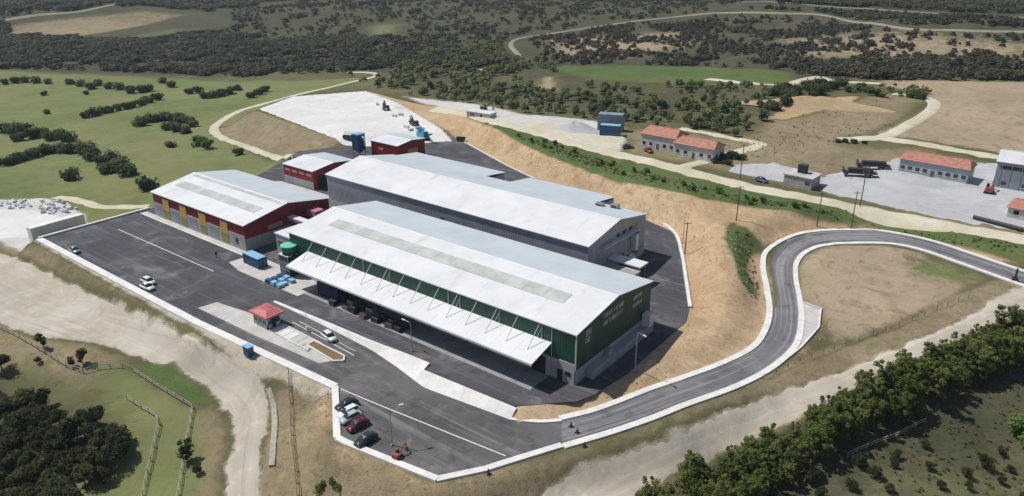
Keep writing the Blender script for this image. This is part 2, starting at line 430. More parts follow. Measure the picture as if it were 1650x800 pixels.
# ---------------------------------------------------------------- terrain sheet
def axis(lo, hi, step, reach, grow):
    c = list(np.arange(lo, hi + step * 0.5, step)); out = []
    d = step; v = hi
    while v < reach: d *= grow; v += d; out.append(v)
    left = []; d = step; v = lo
    while v > -reach: d *= grow; v -= d; left.append(v)
    return np.array(left[::-1] + c + out)
GX, GY = axis(-230, 230, 1.9, 4500, 1.033), axis(-130, 230, 1.9, 4500, 1.033)
XX, YY = np.meshgrid(GX, GY)
ZZ = ground_raw(XX.ravel(), YY.ravel()).reshape(XX.shape)

def ground_z(x, y):
    """height of the terrain sheet as meshed (bilinear)"""
    x = np.atleast_1d(np.asarray(x, float)); y = np.atleast_1d(np.asarray(y, float))
    i = np.clip(np.searchsorted(GX, x) - 1, 0, len(GX) - 2); j = np.clip(np.searchsorted(GY, y) - 1, 0, len(GY) - 2)
    u = (x - GX[i]) / (GX[i + 1] - GX[i]); v = (y - GY[j]) / (GY[j + 1] - GY[j])
    return ZZ[j, i] * (1 - u) * (1 - v) + ZZ[j, i + 1] * u * (1 - v) + ZZ[j + 1, i] * (1 - u) * v + ZZ[j + 1, i + 1] * u * v
def gz(x, y): return float(ground_z(x, y)[0])

# kinds of ground: 0 tan soil, 1 lush grass, 2 pale gravel, 3 dry straw, 4 meadow, 5 wood floor, 6 pinkish earth
ZONES = [
 (5, [(-1222.91,327.67),(69.02,1233.85),(127.44,378.21),(9.81,302.85),(-124.95,295.97),(-227.34,254.88),(-264.97,244.05),(-459.55,98.86),(-476.26,81.9)], 25, 1.0),
 (6, [(-244.45,406.48),(-179.43,466.34),(-53.23,546.74),(115.22,474.69),(124.44,382.97),(46.84,340.69),(-55.77,328.09),(-147.65,293.79)], 30, 0.26),
 (6, [(-214.88,409.18),(-153.47,421.67),(-122.45,464.85),(-83.71,414.7),(-101.08,347.92),(-139.14,316.61)], 18, 0.42),
 (6, [(-44.88,454.65),(12.85,471.61),(116.61,463.21),(119.91,435.8),(48.89,402.23),(-9.09,388.6)], 22, 0.36),
 (3, [(-719.81,210.81),(-682.57,326.89),(-600.34,342.55),(-592.79,290.44),(-588.16,200.4),(-676.88,190.09)], 22, .6),
 (3, [(-715.27,202.88),(-674.08,262.55),(-602.8,276.8),(-588.16,200.4),(-675.18,185.71)], 14, 0.9),
 (4, [(-554.66,196.06),(-574.1,279.93),(-556.05,324.63),(-534.55,307.26),(-521.39,233.29)], 22, 0.55),
 (4, [(-420.33,389.33),(-429.41,417.43),(-395.78,439.24),(-314.3,346.46),(-361.68,341.18)], 22, 0.6),
 (4, [(-476.26,81.9),(-434.47,112.48),(-343.26,169.29),(-250.79,186.91),(-234.82,207.99),(-221.23,227.01),(-211.29,188.45),(-210.63,152.68),(-161.61,101.81),(-181.65,90.42),(-161.5,78.04),(-88.34,60.16),(-68.08,42.95),(-71.72,3.45),(-72.28,-16.36),(-122.1,-21.43),(-136.52,-27.17)], 12, 1.0),
 (5, [(-257.99,238.02),(-232.67,260.05),(-121.11,290.39),(-35.42,285.85),(25.79,249),(44.07,202.85),(40.16,171.32),(16.71,166.71),(-18.37,168.32),(-44.65,155.55),(-107.24,172.83),(-148.42,178.67)], 10, 0.5),
 (1, [(-127.01,285.4),(-90.26,313.13),(-44.95,339.67),(10.83,329.2),(20,292.03),(-28,270.41),(-77.14,263.1)], 8, 0.85),
 (3, [(41.01,200.76),(66.42,282.52),(88.36,275.91),(88.46,207.16),(76.31,179.43),(65.81,146.48),(46.29,140.62)], 10, 0.6),
 (0, [(42.83,199.31),(42.71,218.82),(47.34,234.73),(53.8,252.97),(61.22,265.25),(62.42,245.48),(56.51,222.13),(49.96,204)], 4, 0.9),
 (6, [(84.77,199.97),(90.03,230.85),(92.07,268.6),(82.71,293.15),(64.11,304.99),(56.36,326.5),(128.32,364.92),(139.82,197.9)], 6, 1.0),
 (2, [(105.17,258.92),(110.47,288.26),(129.73,304.8),(133.04,257.39),(113.9,243.73)], 14, 0.5),
 (6, [(-89.99,225.27),(-108.64,254.61),(-104.24,262.65),(-71.38,219.61),(-65.87,201.85)], 6, .6),
 (3, [(-29.61,157.05),(57.65,168.92),(100.16,191.49),(130.74,185.72),(145.3,111.28),(101.4,121.85),(20.64,121.64)], 8, 0.55),
 (2, [(-139.67,174.67),(-92.86,165.89),(-70.57,162.02),(-44.65,155.55),(-14.49,162.04),(11.82,141.36),(18.21,125.84),(-13.91,125.98),(-42.84,132.16),(-92.97,148.8)], 6, 0.85),
 (0, [(-157.47,165.13),(-98.5,154.67),(-38,126.17),(0.18,113.72),(33.49,99.56),(55.16,98.49),(67.07,97.14),(78.3,80.19),(83.37,78.65),(86.86,79.91),(95.62,61.62),(100.1,50.66),(102.17,35.95),(96.07,15.49),(90.37,2.34),(87.56,-10.01),(79.43,-16.97),(74.37,-10.54),(82.54,2.16),(83.16,35.84),(65.49,67.46),(48.45,88.76),(7.32,92.74),(-57.94,124.42),(-112.97,144.48)], 5, 1.0),
 (1, [(-40.16,126.89),(-7.31,124.6),(23.81,116.18),(48.03,113.17),(69.07,111.35),(103.07,115.88),(144.68,117.25),(145.64,109.44),(119.92,111.15),(104.34,112.22),(89.92,104.48),(75.5,95.43),(61.13,98.43),(34.35,98.14),(6.15,105.02),(-16.96,114.57)], 4, 1.0),
 (0, [(64.75,98.95),(82.04,101.32),(106.99,114.15),(96.17,106.66),(88.38,94.8),(85.47,84.41),(77.75,85.71)], 5, 0.9),
 (1, [(75.52,86.1),(80.08,84.26),(84.36,83.64),(86.37,72.57),(88.94,65.23),(94.24,58.21),(93.77,53.8),(89.75,56.6),(84.99,65.09),(77.92,75.16)], 3, 0.8),
 (0, [(110.74,111.92),(128.25,112.22),(139.5,109.18),(134.63,106.32),(119.74,112.11)], 3, 0.8),
 (6, [(104.03,57.08),(96.67,78.02),(95.85,87.02),(99.73,94.56),(110.31,100.45),(120.2,101.87),(137.31,95.14),(128.15,68.45),(119.89,52.38),(113.82,38.86),(108.55,57.34)], 5, 0.85),
 (4, [(115.21,91.93),(121.76,101.05),(134.88,94.42),(131.99,88.04),(121.97,86.15)], 10, 0.75),
 (4, [(113.41,62.23),(119.59,67.46),(119.36,54.22),(114.22,42.37),(113.36,51.24)], 10, 0.5),
 (3, [(112.12,44.2),(119.65,53.15),(136.17,94.12),(141.68,101.11),(146.88,97.33),(128.27,56.85),(111.53,22.36),(97.36,-9.44),(90.18,-23.61),(80.65,-35.77),(81.14,-33.51),(95.15,-7.88),(105.48,19.1),(109.67,37.14)], 4, 1.0),
 (0, [(109.1,35.2),(109.44,49.42),(112.36,50.34),(111.71,34.72),(106.81,18.81),(105.48,19.1)], 3, 0.6),
 (1, [(91.02,-21.47),(96.58,-8.21),(101.97,3.52),(106.28,14.55),(107.63,14.39),(103.21,3.55),(97.21,-9.2),(92.48,-20.13)], 3, 0.8),
 (3, [(-129.12,-29.53),(-71.72,-29.64),(-71.27,-16.82),(-71.55,-6.09),(-72.12,1.72),(-66.94,0.87),(-71.45,-29.43),(3.83,-30.46),(26.21,-29.93),(46.82,-26.27),(58.71,-35.82),(78.61,-33.53),(88.14,-20.89),(90.78,-22.79),(94.05,-27.29),(55.48,-53.82),(42.13,-38.43),(35.42,-32.06),(27.93,-30.53),(-5.89,-32.3),(-84.5,-35.14),(-101.75,-38.39)], 4, 1.0),
 (0, [(-93.63,-25.25),(-69.01,-29.79),(4.25,-30.71),(25.5,-30.17),(22.36,-30.95),(6.89,-32.38),(-43.03,-33.02),(-73.02,-32.57)], 4, 0.38),
 (0, [(29.17,-29.92),(47.39,-26.76),(58.71,-35.82),(71.6,-34.57),(78.81,-33.74),(87.84,-20.48),(87.72,-23.57),(80,-35.03),(63.53,-37.82),(54.2,-35.91),(43.08,-29.04),(33.61,-30.43)], 4, 0.7),
 (2, [(-140.26,-25.98),(-128.79,-15.43),(-122.29,-6.72),(-95.92,-6.55),(-86.58,-10.81),(-94.43,-23.31),(-72.66,-31.23),(-91.73,-32.42),(-101.75,-38.39)], 4, 1.0),
 (3, [(-51.93,-54.83),(-27.16,-48.75),(-13.66,-42.83),(3.75,-38.48),(25.97,-38.16),(35.11,-40.44),(53.75,-54.89),(15.97,-78.64)], 6, 1.0),
 (5, [(-26.06,-63.63),(-12.81,-54.92),(10.79,-48.63),(21.72,-51.36),(26.72,-57.13),(33.12,-68.32),(15.97,-78.64)], 8, 0.8),
 (4, [(-47.85,-56.27),(-23.39,-50.16),(-5.77,-45.46),(18.8,-40.41),(35.97,-42.02),(53,-55.47),(15.97,-78.64)], 12, .42),
 (4, [(-5.77,-45.46),(-0.28,-39.64),(23.66,-40.69),(48.57,-59.05),(38.32,-64.89),(22.89,-48.97),(9.51,-48.02)], 7, 0.6),
 (1, [(0.01,-41.17),(1.9,-37.43),(11.29,-35.89),(23.02,-37.04),(24.74,-40.04),(19.71,-40.95)], 3, 0.95),
 (4, [(25.46,-63.88),(24.5,-57.08),(23.13,-50.35),(43.45,-61.93),(32.47,-68.96)], 5, 0.6),
 (0, [(22.13,-30.76),(32.75,-29.68),(47.14,-26.54),(48.34,-27.55),(33.61,-30.43),(23.12,-31.62)], 2, .8),
 (5, [(103.15,-21.04),(100.03,-11.86),(109.54,10.28),(116.59,24.18),(122.81,41.22),(130.27,58.4),(147.16,93.39),(154.39,22.02)], 6, 0.85),
 (4, [(123.19,4.98),(128.88,18.56),(135.55,28.42),(140.59,39.03),(151.93,46.79),(154.39,22.02),(129.25,-0.06)], 9, 0.5),
 (3, [(100.37,-14.4),(102.58,-8.28),(105.79,-5.86),(108.09,-16.74),(103.88,-20.48)], 4, 0.8),
 (3, [(-177.63,86.39),(-162.06,100.38),(-86.75,88.14),(-86.49,72.96),(-83.49,62.13),(-130.01,74.37)], 4, 0.9),
 (3, [(-169.15,91.53),(-159.89,99.54),(-91.31,82.87),(-92.63,71.88),(-131.54,81.47)], 4, 0.9),
]
DR_U = [(-111.68,-38.32),(-82.45,-35.83),(-37.7,-34.22),(-5.39,-32.66),(13.56,-32.26),(23.27,-30.85),(29.08,-31.2),(34.42,-33.18),(41.54,-38.8),(47.77,-44.38),(58.31,-52.17)]
DR_L = [(-61.88,-54.04),(-41.23,-51.02),(-26.57,-47.7),(-15.03,-42.2),(0.56,-38.04),(12.42,-35.9),(23.83,-36.6),(32.23,-38.78),(38.32,-42.55),(43.48,-47.08),(53.96,-54.8)]
FR_U = [(91.75,-25.72),(93.56,-18.25),(97.58,-9.78),(102.75,2.14),(110.17,19.69),(116.25,32.14),(121.83,45.26),(129.72,61.05),(136.34,75.28),(140.49,89.65),(147.5,104.61)]
FR_L = [(99.32,-23.54),(100.97,-13.5),(104.19,-0.43),(110.08,11.72),(115.65,23.72),(119.09,32.27),(123.54,42.82),(130.36,57.95),(137.85,73.03),(143.27,85.21),(150.22,99.26)]
def lane(U, L_, n_, grow):
    A, B = rs([q[:2] for q in U], n_), rs([q[:2] for q in L_], n_)
    for P, sd, gr in ((A, 3, grow), (B, 9, -grow)):
        d = np.gradient(P, axis=0); d /= np.hypot(d[:, 0], d[:, 1])[:, None]; k = 0.55 * wob(P[:, 0], P[:, 1], 9, sd) + 0.5 * wob(P[:, 0], P[:, 1], 3.5, sd + 1)
        P += np.stack([-d[:, 1], d[:, 0]], 1) * (k + gr)[:, None]
    return [tuple(q) for q in A] + [tuple(q) for q in B[::-1]]
LANE_A, LANE_B = lane(DR_U, DR_L, 110, .5), lane(FR_U, FR_L, 120, 1.5)
ZONES += [(7, LANE_A, 1.8, 0.8), (7, LANE_B, 1.8, 0.8), (7, [(-73, -29), (48, -27), (46, -29.5), (10, -30.8), (-73, -30.8)], 1.0, 0.75)]
wts = np.zeros((XX.size, 8)); fx, fy = XX.ravel(), YY.ravel()
for ch, poly, soft, strength in ZONES:
    w = sstep(0.5 + poly_sd(fx, fy, poly) / (2.0 * soft)) * strength
    wts *= (1 - w)[:, None]; wts[:, ch] += w
nx, ny = len(GX), len(GY)
me = bpy.data.meshes.new('terrain')
idx = np.arange(nx * ny).reshape(ny, nx)
quads = np.stack([idx[:-1, :-1], idx[:-1, 1:], idx[1:, 1:], idx[1:, :-1]], -1).reshape(-1, 4)
me.vertices.add(nx * ny); me.vertices.foreach_set('co', np.stack([fx, fy, ZZ.ravel()], 1).astype(np.float32).ravel())
me.loops.add(quads.size); me.loops.foreach_set('vertex_index', quads.ravel().astype(np.int32))
me.polygons.add(len(quads)); me.polygons.foreach_set('loop_start', (np.arange(len(quads)) * 4).astype(np.int32))
me.polygons.foreach_set('loop_total', np.full(len(quads), 4, np.int32))
me.update(calc_edges=True); me.shade_smooth()
for nm, cols in (('ground_a', (0, 1, 2, 3)), ('ground_b', (4, 5, 6, 7))):
    at = me.color_attributes.new(nm, 'FLOAT_COLOR', 'POINT')
    d = np.ones((nx * ny, 4), np.float32)
    for k, c in enumerate(cols):
        if c is not None: d[:, k] = wts[:, c]
    at.data.foreach_set('color', d.ravel())

m, nt, b = nmat('open ground'); n = N(nt); v = n.pos()
n1 = n.noise(v, 0.035, 6, 0.65, 0.3); n2 = n.noise(v, 0.22, 6, 0.7, 0.4); n3 = n.noise(v, 1.3, 5, 0.75); n4 = n.noise(v, 4.5, 4, 0.7)
edge = n.math('SUBTRACT', n.math('ADD', n.math('MULTIPLY', n2, 0.65), n.math('MULTIPLY', n3, 0.35)), 0.5)
n5 = n.noise(v, 0.13, 9, 0.72, 1.6); n6 = n.noise(v, 0.55, 8, 0.75, 1.0)
def two(c0, c1, c2, k2=0.7, k3=0.5, wear=0.0):
    c = n.mix(n.ramp(n1, 0.36, 0.64), c0, c1)
    c = n.mix(n.ramp(n2, 0.45, 0.68, 0, k2), c, c2)
    if wear:
        c = n.mix(n.ramp(n5, 0.52, 0.66, 0, wear), c, tuple(q * 0.62 for q in c1))
        c = n.mix(n.ramp(n5, 0.46, 0.34, 0, wear * .8), c, tuple(min(1, q * 1.22) for q in c1))
        c = n.mix(n.ramp(n6, 0.54, 0.66, 0, wear * .8), c, tuple(q * 0.66 for q in c2))
    return n.mix(n.ramp(n3, 0.46, 0.7, 0, k3), c, tuple(q * 0.6 for q in c0))
n0 = n.noise(v, 0.011, 7, 0.68, 0.8)
TW = {
 'base': two(lin(96, 94, 66), lin(116, 110, 80), lin(74, 84, 52)),
 0: two(lin(186, 158, 121), lin(199, 175, 143), lin(168, 142, 108), 0.6, 0.45, 0.8),
 1: two(lin(82, 102, 56), lin(97, 114, 66), lin(112, 116, 76), 0.5, 0.6, 0.5),
 2: two(lin(200, 198, 192), lin(212, 211, 208), lin(186, 180, 168), 0.5, 0.25),
 3: two(lin(142, 128, 102), lin(158, 143, 116), lin(120, 113, 80), 0.7, 0.5, 0.7),
 4: two(lin(110, 122, 74), lin(124, 132, 86), lin(102, 108, 66), 0.55, 0.35, 0.4),
 5: two(lin(72, 75, 54), lin(86, 85, 65), lin(100, 96, 76), 0.6, 0.5, 0.6),
 7: two(lin(194, 184, 166), lin(182, 170, 150), lin(205, 198, 184), 0.6, 0.3, 0.5),
 6: two(lin(176, 157, 133), lin(162, 146, 120), lin(146, 135, 105), 0.5, 0.4, 0.8)}
TW[4] = n.mix(n.ramp(n0, 0.46, 0.64, 0, 0.6), TW[4], lin(134, 130, 92)); TW[4] = n.mix(n.ramp(n0, 0.44, 0.3, 0, 0.5), TW[4], lin(88, 104, 60))
col = TW['base']
for nm, chans in (('ground_a', (0, 1, 2)), ('ground_b', (4, 5, 6))):
    at = nt.nodes.new('ShaderNodeVertexColor'); at.layer_name = nm
    sp = nt.nodes.new('ShaderNodeSeparateColor'); nt.links.new(at.outputs['Color'], sp.inputs[0])
    if nm == 'ground_a':
        w = n.ramp(n.math('ADD', at.outputs['Alpha'], n.math('MULTIPLY', edge, 1.1)), 0.3, 0.62); col = n.mix(w, col, TW[3])
    else:
        w = n.ramp(n.math('ADD', at.outputs['Alpha'], n.math('MULTIPLY', edge, 1.1)), 0.3, 0.62); col = n.mix(w, col, TW[7])
    order = (0, 1, 2)
    for k in order:
        w = n.ramp(n.math('ADD', sp.outputs[k], n.math('MULTIPLY', edge, 1.1)), 0.3, 0.62); col = n.mix(w, col, TW[chans[k]])
nt.links.new(col, b.inputs['Base Color']); b.inputs['Roughness'].default_value = 0.95; b.inputs['Specular IOR Level'].default_value = 0.12
nt.links.new(n.bump(n.math('ADD', n3, n4), 0.55, 0.35), b.inputs['Normal'])
me.materials.append(m)
terrain = structure(link('terrain', me))

# ---------------------------------------------------------------- sheets laid on the ground
def sheet(name, poly, mat, zf, step=None, lift=0.0, sink=False):
    P = [Vector(p[:2]) for p in poly]; pts = list(P); n0 = len(P)
    if step:
        # split the outline too, so that it follows the ground
        pts = []
        for i in range(n0):
            a, b_ = P[i], P[(i + 1) % n0]; k = max(1, int((b_ - a).length / step))
            pts += [a.lerp(b_, t / k) for t in range(k)]
    nb = len(pts); edges = [(i, (i + 1) % nb) for i in range(nb)]
    if step:
        xs = [p.x for p in pts]; ys = [p.y for p in pts]
        gx, gy = np.meshgrid(np.arange(min(xs), max(xs), step), np.arange(min(ys), max(ys), step))
        gx, gy = gx.ravel(), gy.ravel(); keep = poly_sd(gx, gy, poly) > step * 0.4
        pts += [Vector(q) for q in zip(gx[keep], gy[keep])]
    vs, _, fs, _, _, _ = geometry.delaunay_2d_cdt(pts, edges, [], 0, 1e-4)
    cx = np.array([sum(vs[i].x for i in f) / 3 for f in fs]); cy = np.array([sum(vs[i].y for i in f) / 3 for f in fs])
    ok = poly_sd(cx, cy, poly) > 0
    vx = np.array([q.x for q in vs]); vy = np.array([q.y for q in vs]); vz = zf(vx, vy) + lift
    if sink: vz = np.where(np.abs(poly_sd(vx, vy, poly)) < 0.05, vz - lift - 0.12, vz)
    mb = MB(); mb.v = list(zip(vx.tolist(), vy.tolist(), np.broadcast_to(vz, vx.shape).tolist())); mb.f = [tuple(f) for f, k in zip(fs, ok) if k]
    o = mb.build(name, mat, None, bool(sink))
    for p in o.data.polygons:
        if p.normal.z < 0: p.flip()
    return structure(o)

def ribbon(name, left, right, mat, zf, lift, n_=60, m_=3, sink=False):
    A, B = rs([p[:2] for p in left], n_), rs([p[:2] for p in right], n_); mb = MB()
    for i in range(n_):
        for k in range(m_ + 1):
            p = A[i] + (B[i] - A[i]) * k / m_; mb.v.append((p[0], p[1], 0))
    z = zf(np.array([q[0] for q in mb.v]), np.array([q[1] for q in mb.v])) + lift
    mb.v = [(q[0], q[1], float(w)) for q, w in zip(mb.v, z)]
    if sink: mb.v = [(q[0], q[1], q[2] - lift - .1) if i % (m_ + 1) in (0, m_) else q for i, q in enumerate(mb.v)]
    for i in range(n_ - 1):
        for k in range(m_):
            a = i * (m_ + 1) + k; mb.f.append((a, a + 1, a + m_ + 2, a + m_ + 1))
    o = mb.build(name, mat, None, sink)
    if sum(p.normal.z for p in o.data.polygons) < 0: o.data.flip_normals()
    return structure(o)

def band(line, w):
    P = np.array([p[:2] for p in line], float); d = np.gradient(P, axis=0); d /= np.hypot(d[:, 0], d[:, 1])[:, None] + 1e-9
    nrm = np.stack([-d[:, 1], d[:, 0]], 1) * w / 2
    return P + nrm, P - nrm

def kerb(name, line, w, h, zf, mat='kerb', side=0.0, n_=60, smooth_line=True, base=-0.5):
    P = rs([p[:2] for p in line], n_) if smooth_line else np.array([p[:2] for p in line], float)
    d = np.gradient(P, axis=0); d /= np.hypot(d[:, 0], d[:, 1])[:, None] + 1e-9
    nr = np.stack([-d[:, 1], d[:, 0]], 1); P = P + nr * side
    z = zf(P[:, 0], P[:, 1]) * np.ones(len(P)); mb = MB()
    for p, q, zz in zip(P, nr, z):
        a, b_ = p - q * w / 2, p + q * w / 2
        mb.v += [(a[0], a[1], zz + base), (a[0], a[1], zz + h), (b_[0], b_[1], zz + h), (b_[0], b_[1], zz + base)]
    for i in range(len(P) - 1):
        o = i * 4
        mb.f += [(o, o + 1, o + 5, o + 4), (o + 1, o + 2, o + 6, o + 5), (o + 2, o + 3, o + 7, o + 6)]
    e = (len(P) - 1) * 4; mb.f += [(3, 2, 1, 0), (e, e + 1, e + 2, e + 3)]
    return structure(mb.build(name, mat))

def lane_uv(o, U, L_):
    mid = (rs([q[:2] for q in U], 160) + rs([q[:2] for q in L_], 160)) / 2; d = np.gradient(mid, axis=0); d /= np.hypot(d[:, 0], d[:, 1])[:, None]
    sl = np.concatenate([[0], np.cumsum(np.hypot(*(mid[1:] - mid[:-1]).T))]); co = np.empty(len(o.data.vertices) * 3); o.data.vertices.foreach_get('co', co); co = co.reshape(-1, 3)[:, :2]
    k = ((co[:, None] - mid[None]) ** 2).sum(2).argmin(1); r_ = co - mid[k]
    uv = np.stack([sl[k] + (r_ * d[k]).sum(1), r_[:, 0] * -d[k][:, 1] + r_[:, 1] * d[k][:, 0]], 1)
    li = np.empty(len(o.data.loops), np.int32); o.data.loops.foreach_get('vertex_index', li)
    o.data.uv_layers.new(name='along').data.foreach_set('uv', uv[li].astype(np.float32).ravel())

flat0 = lambda x, y: np.zeros(np.shape(x))
az = lambda x, y: approach_z(x)
def roadz(x, y): return line_d(np.asarray(x, float), np.asarray(y, float), ROAD_MID)[1]

yard = sheet('asphalt_yard', PLATFORM, 'asphalt', flat0)
approach = sheet('asphalt_approach', APPROACH, 'asphalt_road', az, 3.0)
mb = MB()
K = 5
for i in range(len(RL)):
    for k in range(K + 1):
        p = RL[i] + (RR[i] - RL[i]) * k / K; mb.v.append((p[0], p[1], (RL[i][2] + RR[i][2]) / 2 + 0.015))
for i in range(len(RL) - 1):
    for k in range(K):
        a = i * (K + 1) + k; mb.f.append((a, a + K + 1, a + K + 2, a + 1))
road = mb.build('asphalt_road', 'asphalt_lane')
uvl = road.data.uv_layers.new(name='along'); slen = np.concatenate([[0], np.cumsum(np.hypot(*((RL + RR)[1:, :2] - (RL + RR)[:-1, :2]).T) / 2)])
for lp in road.data.loops: uvl.data[lp.index].uv = (slen[lp.vertex_index // (K + 1)], 9.0 * (lp.vertex_index % (K + 1)) / K)
if sum(p.normal.z for p in road.data.polygons) < 0: road.data.flip_normals()
structure(road)
kerb('road_kerb', [tuple(p) for p in RL], 1.3, 0.16, roadz, 'kerb', 0.65, 110)
kerb('road_kerb', [tuple(p) for p in RR], 1.3, 0.16, roadz, 'kerb', -0.65, 110)
# concrete lay-by inside the bend
sheet('concrete_layby', [(103.11,60.5),(107.7,59.83),(109.78,51.69),(109.45,41.53),(108.5,34.09),(107.12,34.51),(107.47,44.83),(105.17,53.79)], 'concrete_light', lambda x, y: roadz(x, y) + 0.03, 2.0)
kerb('layby_kerb', [(103,60.81),(107.71,60.22),(109.89,51.77),(109.63,41.36),(108.68,33.94)], 0.35, 0.2, roadz, 'kerb', 0, 30, False)
# outer kerb walls of the yard
kerb('yard_kerb', [(-72,-29.0)] + [(x, -29.0) for x in range(-60, 12, 6)] + [(46.65,-26.12)], 1.7, 0.24, az, 'white_wall', 0, 70, False)
kerb('parking_kerb', [(46.65,-26.12)] + [(58.59,-35.7)], 1.2, 0.25, az, 'white_wall', 0, 12, False)
kerb('parking_kerb', [(58.59,-35.7),(61.11,-35.61),(78.81,-33.04)], 1.2, 0.25, az, 'white_wall', 0, 20, False)
kerb('parking_kerb', [(78.66,-33.15),(83.09,-26.61),(84.67,-23.3),(89.11,-14.51)], 1.2, 0.2, az, 'kerb', 0, 20, False)
kerb('yard_kerb', [(-72.3,-29), (-72.3, 2)], 0.8, 0.5, flat0, 'white_wall', 0, 12, False)
kerb('yard_kerb', [(78.15,-13.96),(82.34,-11.73),(85.33,-8.96)], 0.8, 0.25, az, 'kerb', 0, 14)
kerb('yard_kerb', [(32.06,96.87),(47.78,90.11),(61.25,81.28),(69.75,68.81),(77.74,54.72),(85.11,41.52)], 0.8, 0.35, flat0, 'white_wall', 0, 60)
kerb('yard_kerb', [(-57.61,124.05),(-35.08,113.4),(-14.38,103.88),(1.04,97.85)], 0.5, 0.25, flat0, 'kerb', 0, 20, False)
# painted lines
def stripe(a, b, w, zf, lift):
    o = ribbon('painted_line', *[[tuple(p) for p in q] for q in band([a, ((a[0] + b[0]) / 2, (a[1] + b[1]) / 2), b], w)], 'line', zf, lift, 30, 1)
stripe((-62.5, -12.2), (-15.6, -11.9), 0.22, flat0, 0.006)
stripe((47.85,-25.84), (83.57,-22.21), 0.22, az, 0.008)
stripe((21, -16.2), (41, -16.6), 0.18, az, 0.008)
stripe((22, -13.9 - 1.2), (40, -15.4), 0.14, az, 0.008)
# hall surroundings: dock apron, slabs
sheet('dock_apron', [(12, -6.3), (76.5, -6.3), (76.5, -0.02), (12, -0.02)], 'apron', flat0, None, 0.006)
sheet('concrete_pad', [(-17.5, -6.5), (-11, -8), (12, -8), (12, 0.2), (0, 0.2), (-17, 0.5)], 'concrete_light', flat0, None, 0.01)
sheet('concrete_pad', [(-69, 30), (-21, 29.5), (-21, 40), (-33, 43.5), (-64, 43.5), (-69, 40)], 'concrete_light', flat0, None, 0.008)
sheet('concrete_pad', [(-70.5, -1.6), (-18.5, -1.8), (-18.5, 0.3), (-70.5, 0.3)], 'concrete_light', flat0, None, 0.01)
kerb('dock_kerb', [(-70.5, -1.7), (-45, -1.75), (-18.5, -1.8)], 0.35, 0.14, flat0, 'white_wall', 0, 3, False)
sheet('weighbridge_island', [(-0.5, -25.2), (0.3, -21), (22, -17.8), (40.5, -18.7), (38, -22.9), (20, -24.6)], 'concrete_light', az, 2.5, 0.03)
# dirt roads and tracks
lane_uv(sheet('dirt_road', LANE_A, 'dirt_road', ground_z, 1.3, 0.16, True), DR_U, DR_L)
lane_uv(sheet('dirt_road', LANE_B, 'dirt_road', ground_z, 1.3, 0.16, True), FR_U, FR_L)
def track(name, line, w, mat='track', n_=80, lift=0.10, m_=2):
    L = rs(line, n_); a, b_ = band(L, w)
    return ribbon(name, [tuple(p) for p in a], [tuple(p) for p in b_], mat, ground_z, lift, n_, max(m_, 6), True)
track('gravel_road', [(-94.35,150.27),(-65.49,143.14),(-38.27,132.43),(-9.38,127.6),(20.64,121.64),(46.02,117.26),(67.41,115.4),(85.76,116.25),(102.6,117.21),(117.98,118.98),(132.29,120.78),(145.63,121.79)], 7.0, 'track', 200, 0.34, 6)
track('farm_track', [(-78.95,61.45),(-105.1,68.99),(-130.01,74.37),(-152.84,77.82),(-171.1,83.97),(-189.62,97.67),(-205.08,119.23),(-207.06,137.89),(-208.07,159.18),(-215.52,201.59),(-215.35,221.66),(-221.12,231.18),(-235.8,234.81),(-248.12,229.54)], 5.0, 'track', 100, 0.12, 3)
track('farm_track', [(-122.69,-4.64),(-116.56,-2.84),(-109.36,-1.51),(-100.33,-0.69),(-93.25,3.86),(-86.95,8.83)], 4.5, 'track', 40, 0.1, 3)
track('gravel_road', [(74.94,184.17),(82.72,191.26),(88.25,198.8),(91.39,224.2),(92.74,258.24),(85.43,278.47),(71.88,281.94)], 5.5, 'track', 90, 0.3, 5)
track('gravel_road', [(85.15,194.22),(103.7,193.87),(119.17,192.93),(138.79,190.6)], 6, 'track', 60, 0.15, 3)
track('gravel_road', [(43.65,115.43),(47.02,129.02),(51.45,149.75),(54.24,162.88),(51.29,164.48),(35.16,165.76),(20.62,166.88)], 5, 'track', 60, 0.15, 3)
track('farm_track', [(-23.93,292.55),(0.55,283.4),(19.98,282.84),(22.45,303.86),(26.04,321.25),(37.22,312.26),(58.8,315.95)], 7, 'track', 60, 0.2, 3)
track('farm_track', [(-155.07,295.63),(-174.33,318.86),(-203.08,348.2),(-229.74,385.74),(-235.81,412.1),(-225.83,442.78),(-206.14,470.4),(-179.35,508.76),(-133.87,547.86),(-76.6,554.77),(-30.91,553.27),(25.65,482.69),(71.64,474.66),(117.39,484.28)], 4.2, 'far_track', 110, 0.4, 3)
track('farm_track', [(-149.01,624.28),(-77.27,619.66),(-8.09,612.94),(42.15,619.55),(107.89,634.12)], 3.6, 'far_track', 60, 0.4, 3)
track('farm_track', [(-154.83,255.74),(-153.75,266.46),(-150.22,274.45)], 7, 'track', 20, 0.2, 3)
track('farm_track', [(-740.48,179.36),(-723.74,230.73),(-716.02,283.42),(-771.25,366.35)], 6, 'far_track', 40, 0.4, 3)
sheet('marble_stockyard', PLATEAU, 'white_gravel', ground_z, 1.6, 0.22, True)
sheet('gravel_yard', [(82.4,132.59),(83.13,142.72),(92.12,158.78),(96.09,174.5),(100.47,181.04),(117,183.3),(123.61,186.88),(138.79,190.6),(144.07,124.73),(131.74,125),(114.02,123.38),(88.93,123.2)], 'gravel', ground_z, 2.5, 0.18, True)
sheet('gravel_yard', [(55.71,134.06),(65.81,146.48),(84.01,139.61),(86.46,125.61),(71.36,125.64),(57.54,124.66)], 'gravel', ground_z, 2.5, 0.18, True)
sheet('gravel_yard', [(-34.61,135.82),(-25.97,151.74),(-2.15,156.12),(9.24,145.96),(16.09,129.5),(-2.78,130.19),(-19.24,129.39)], 'track', ground_z, 2.5, 0.18, True)
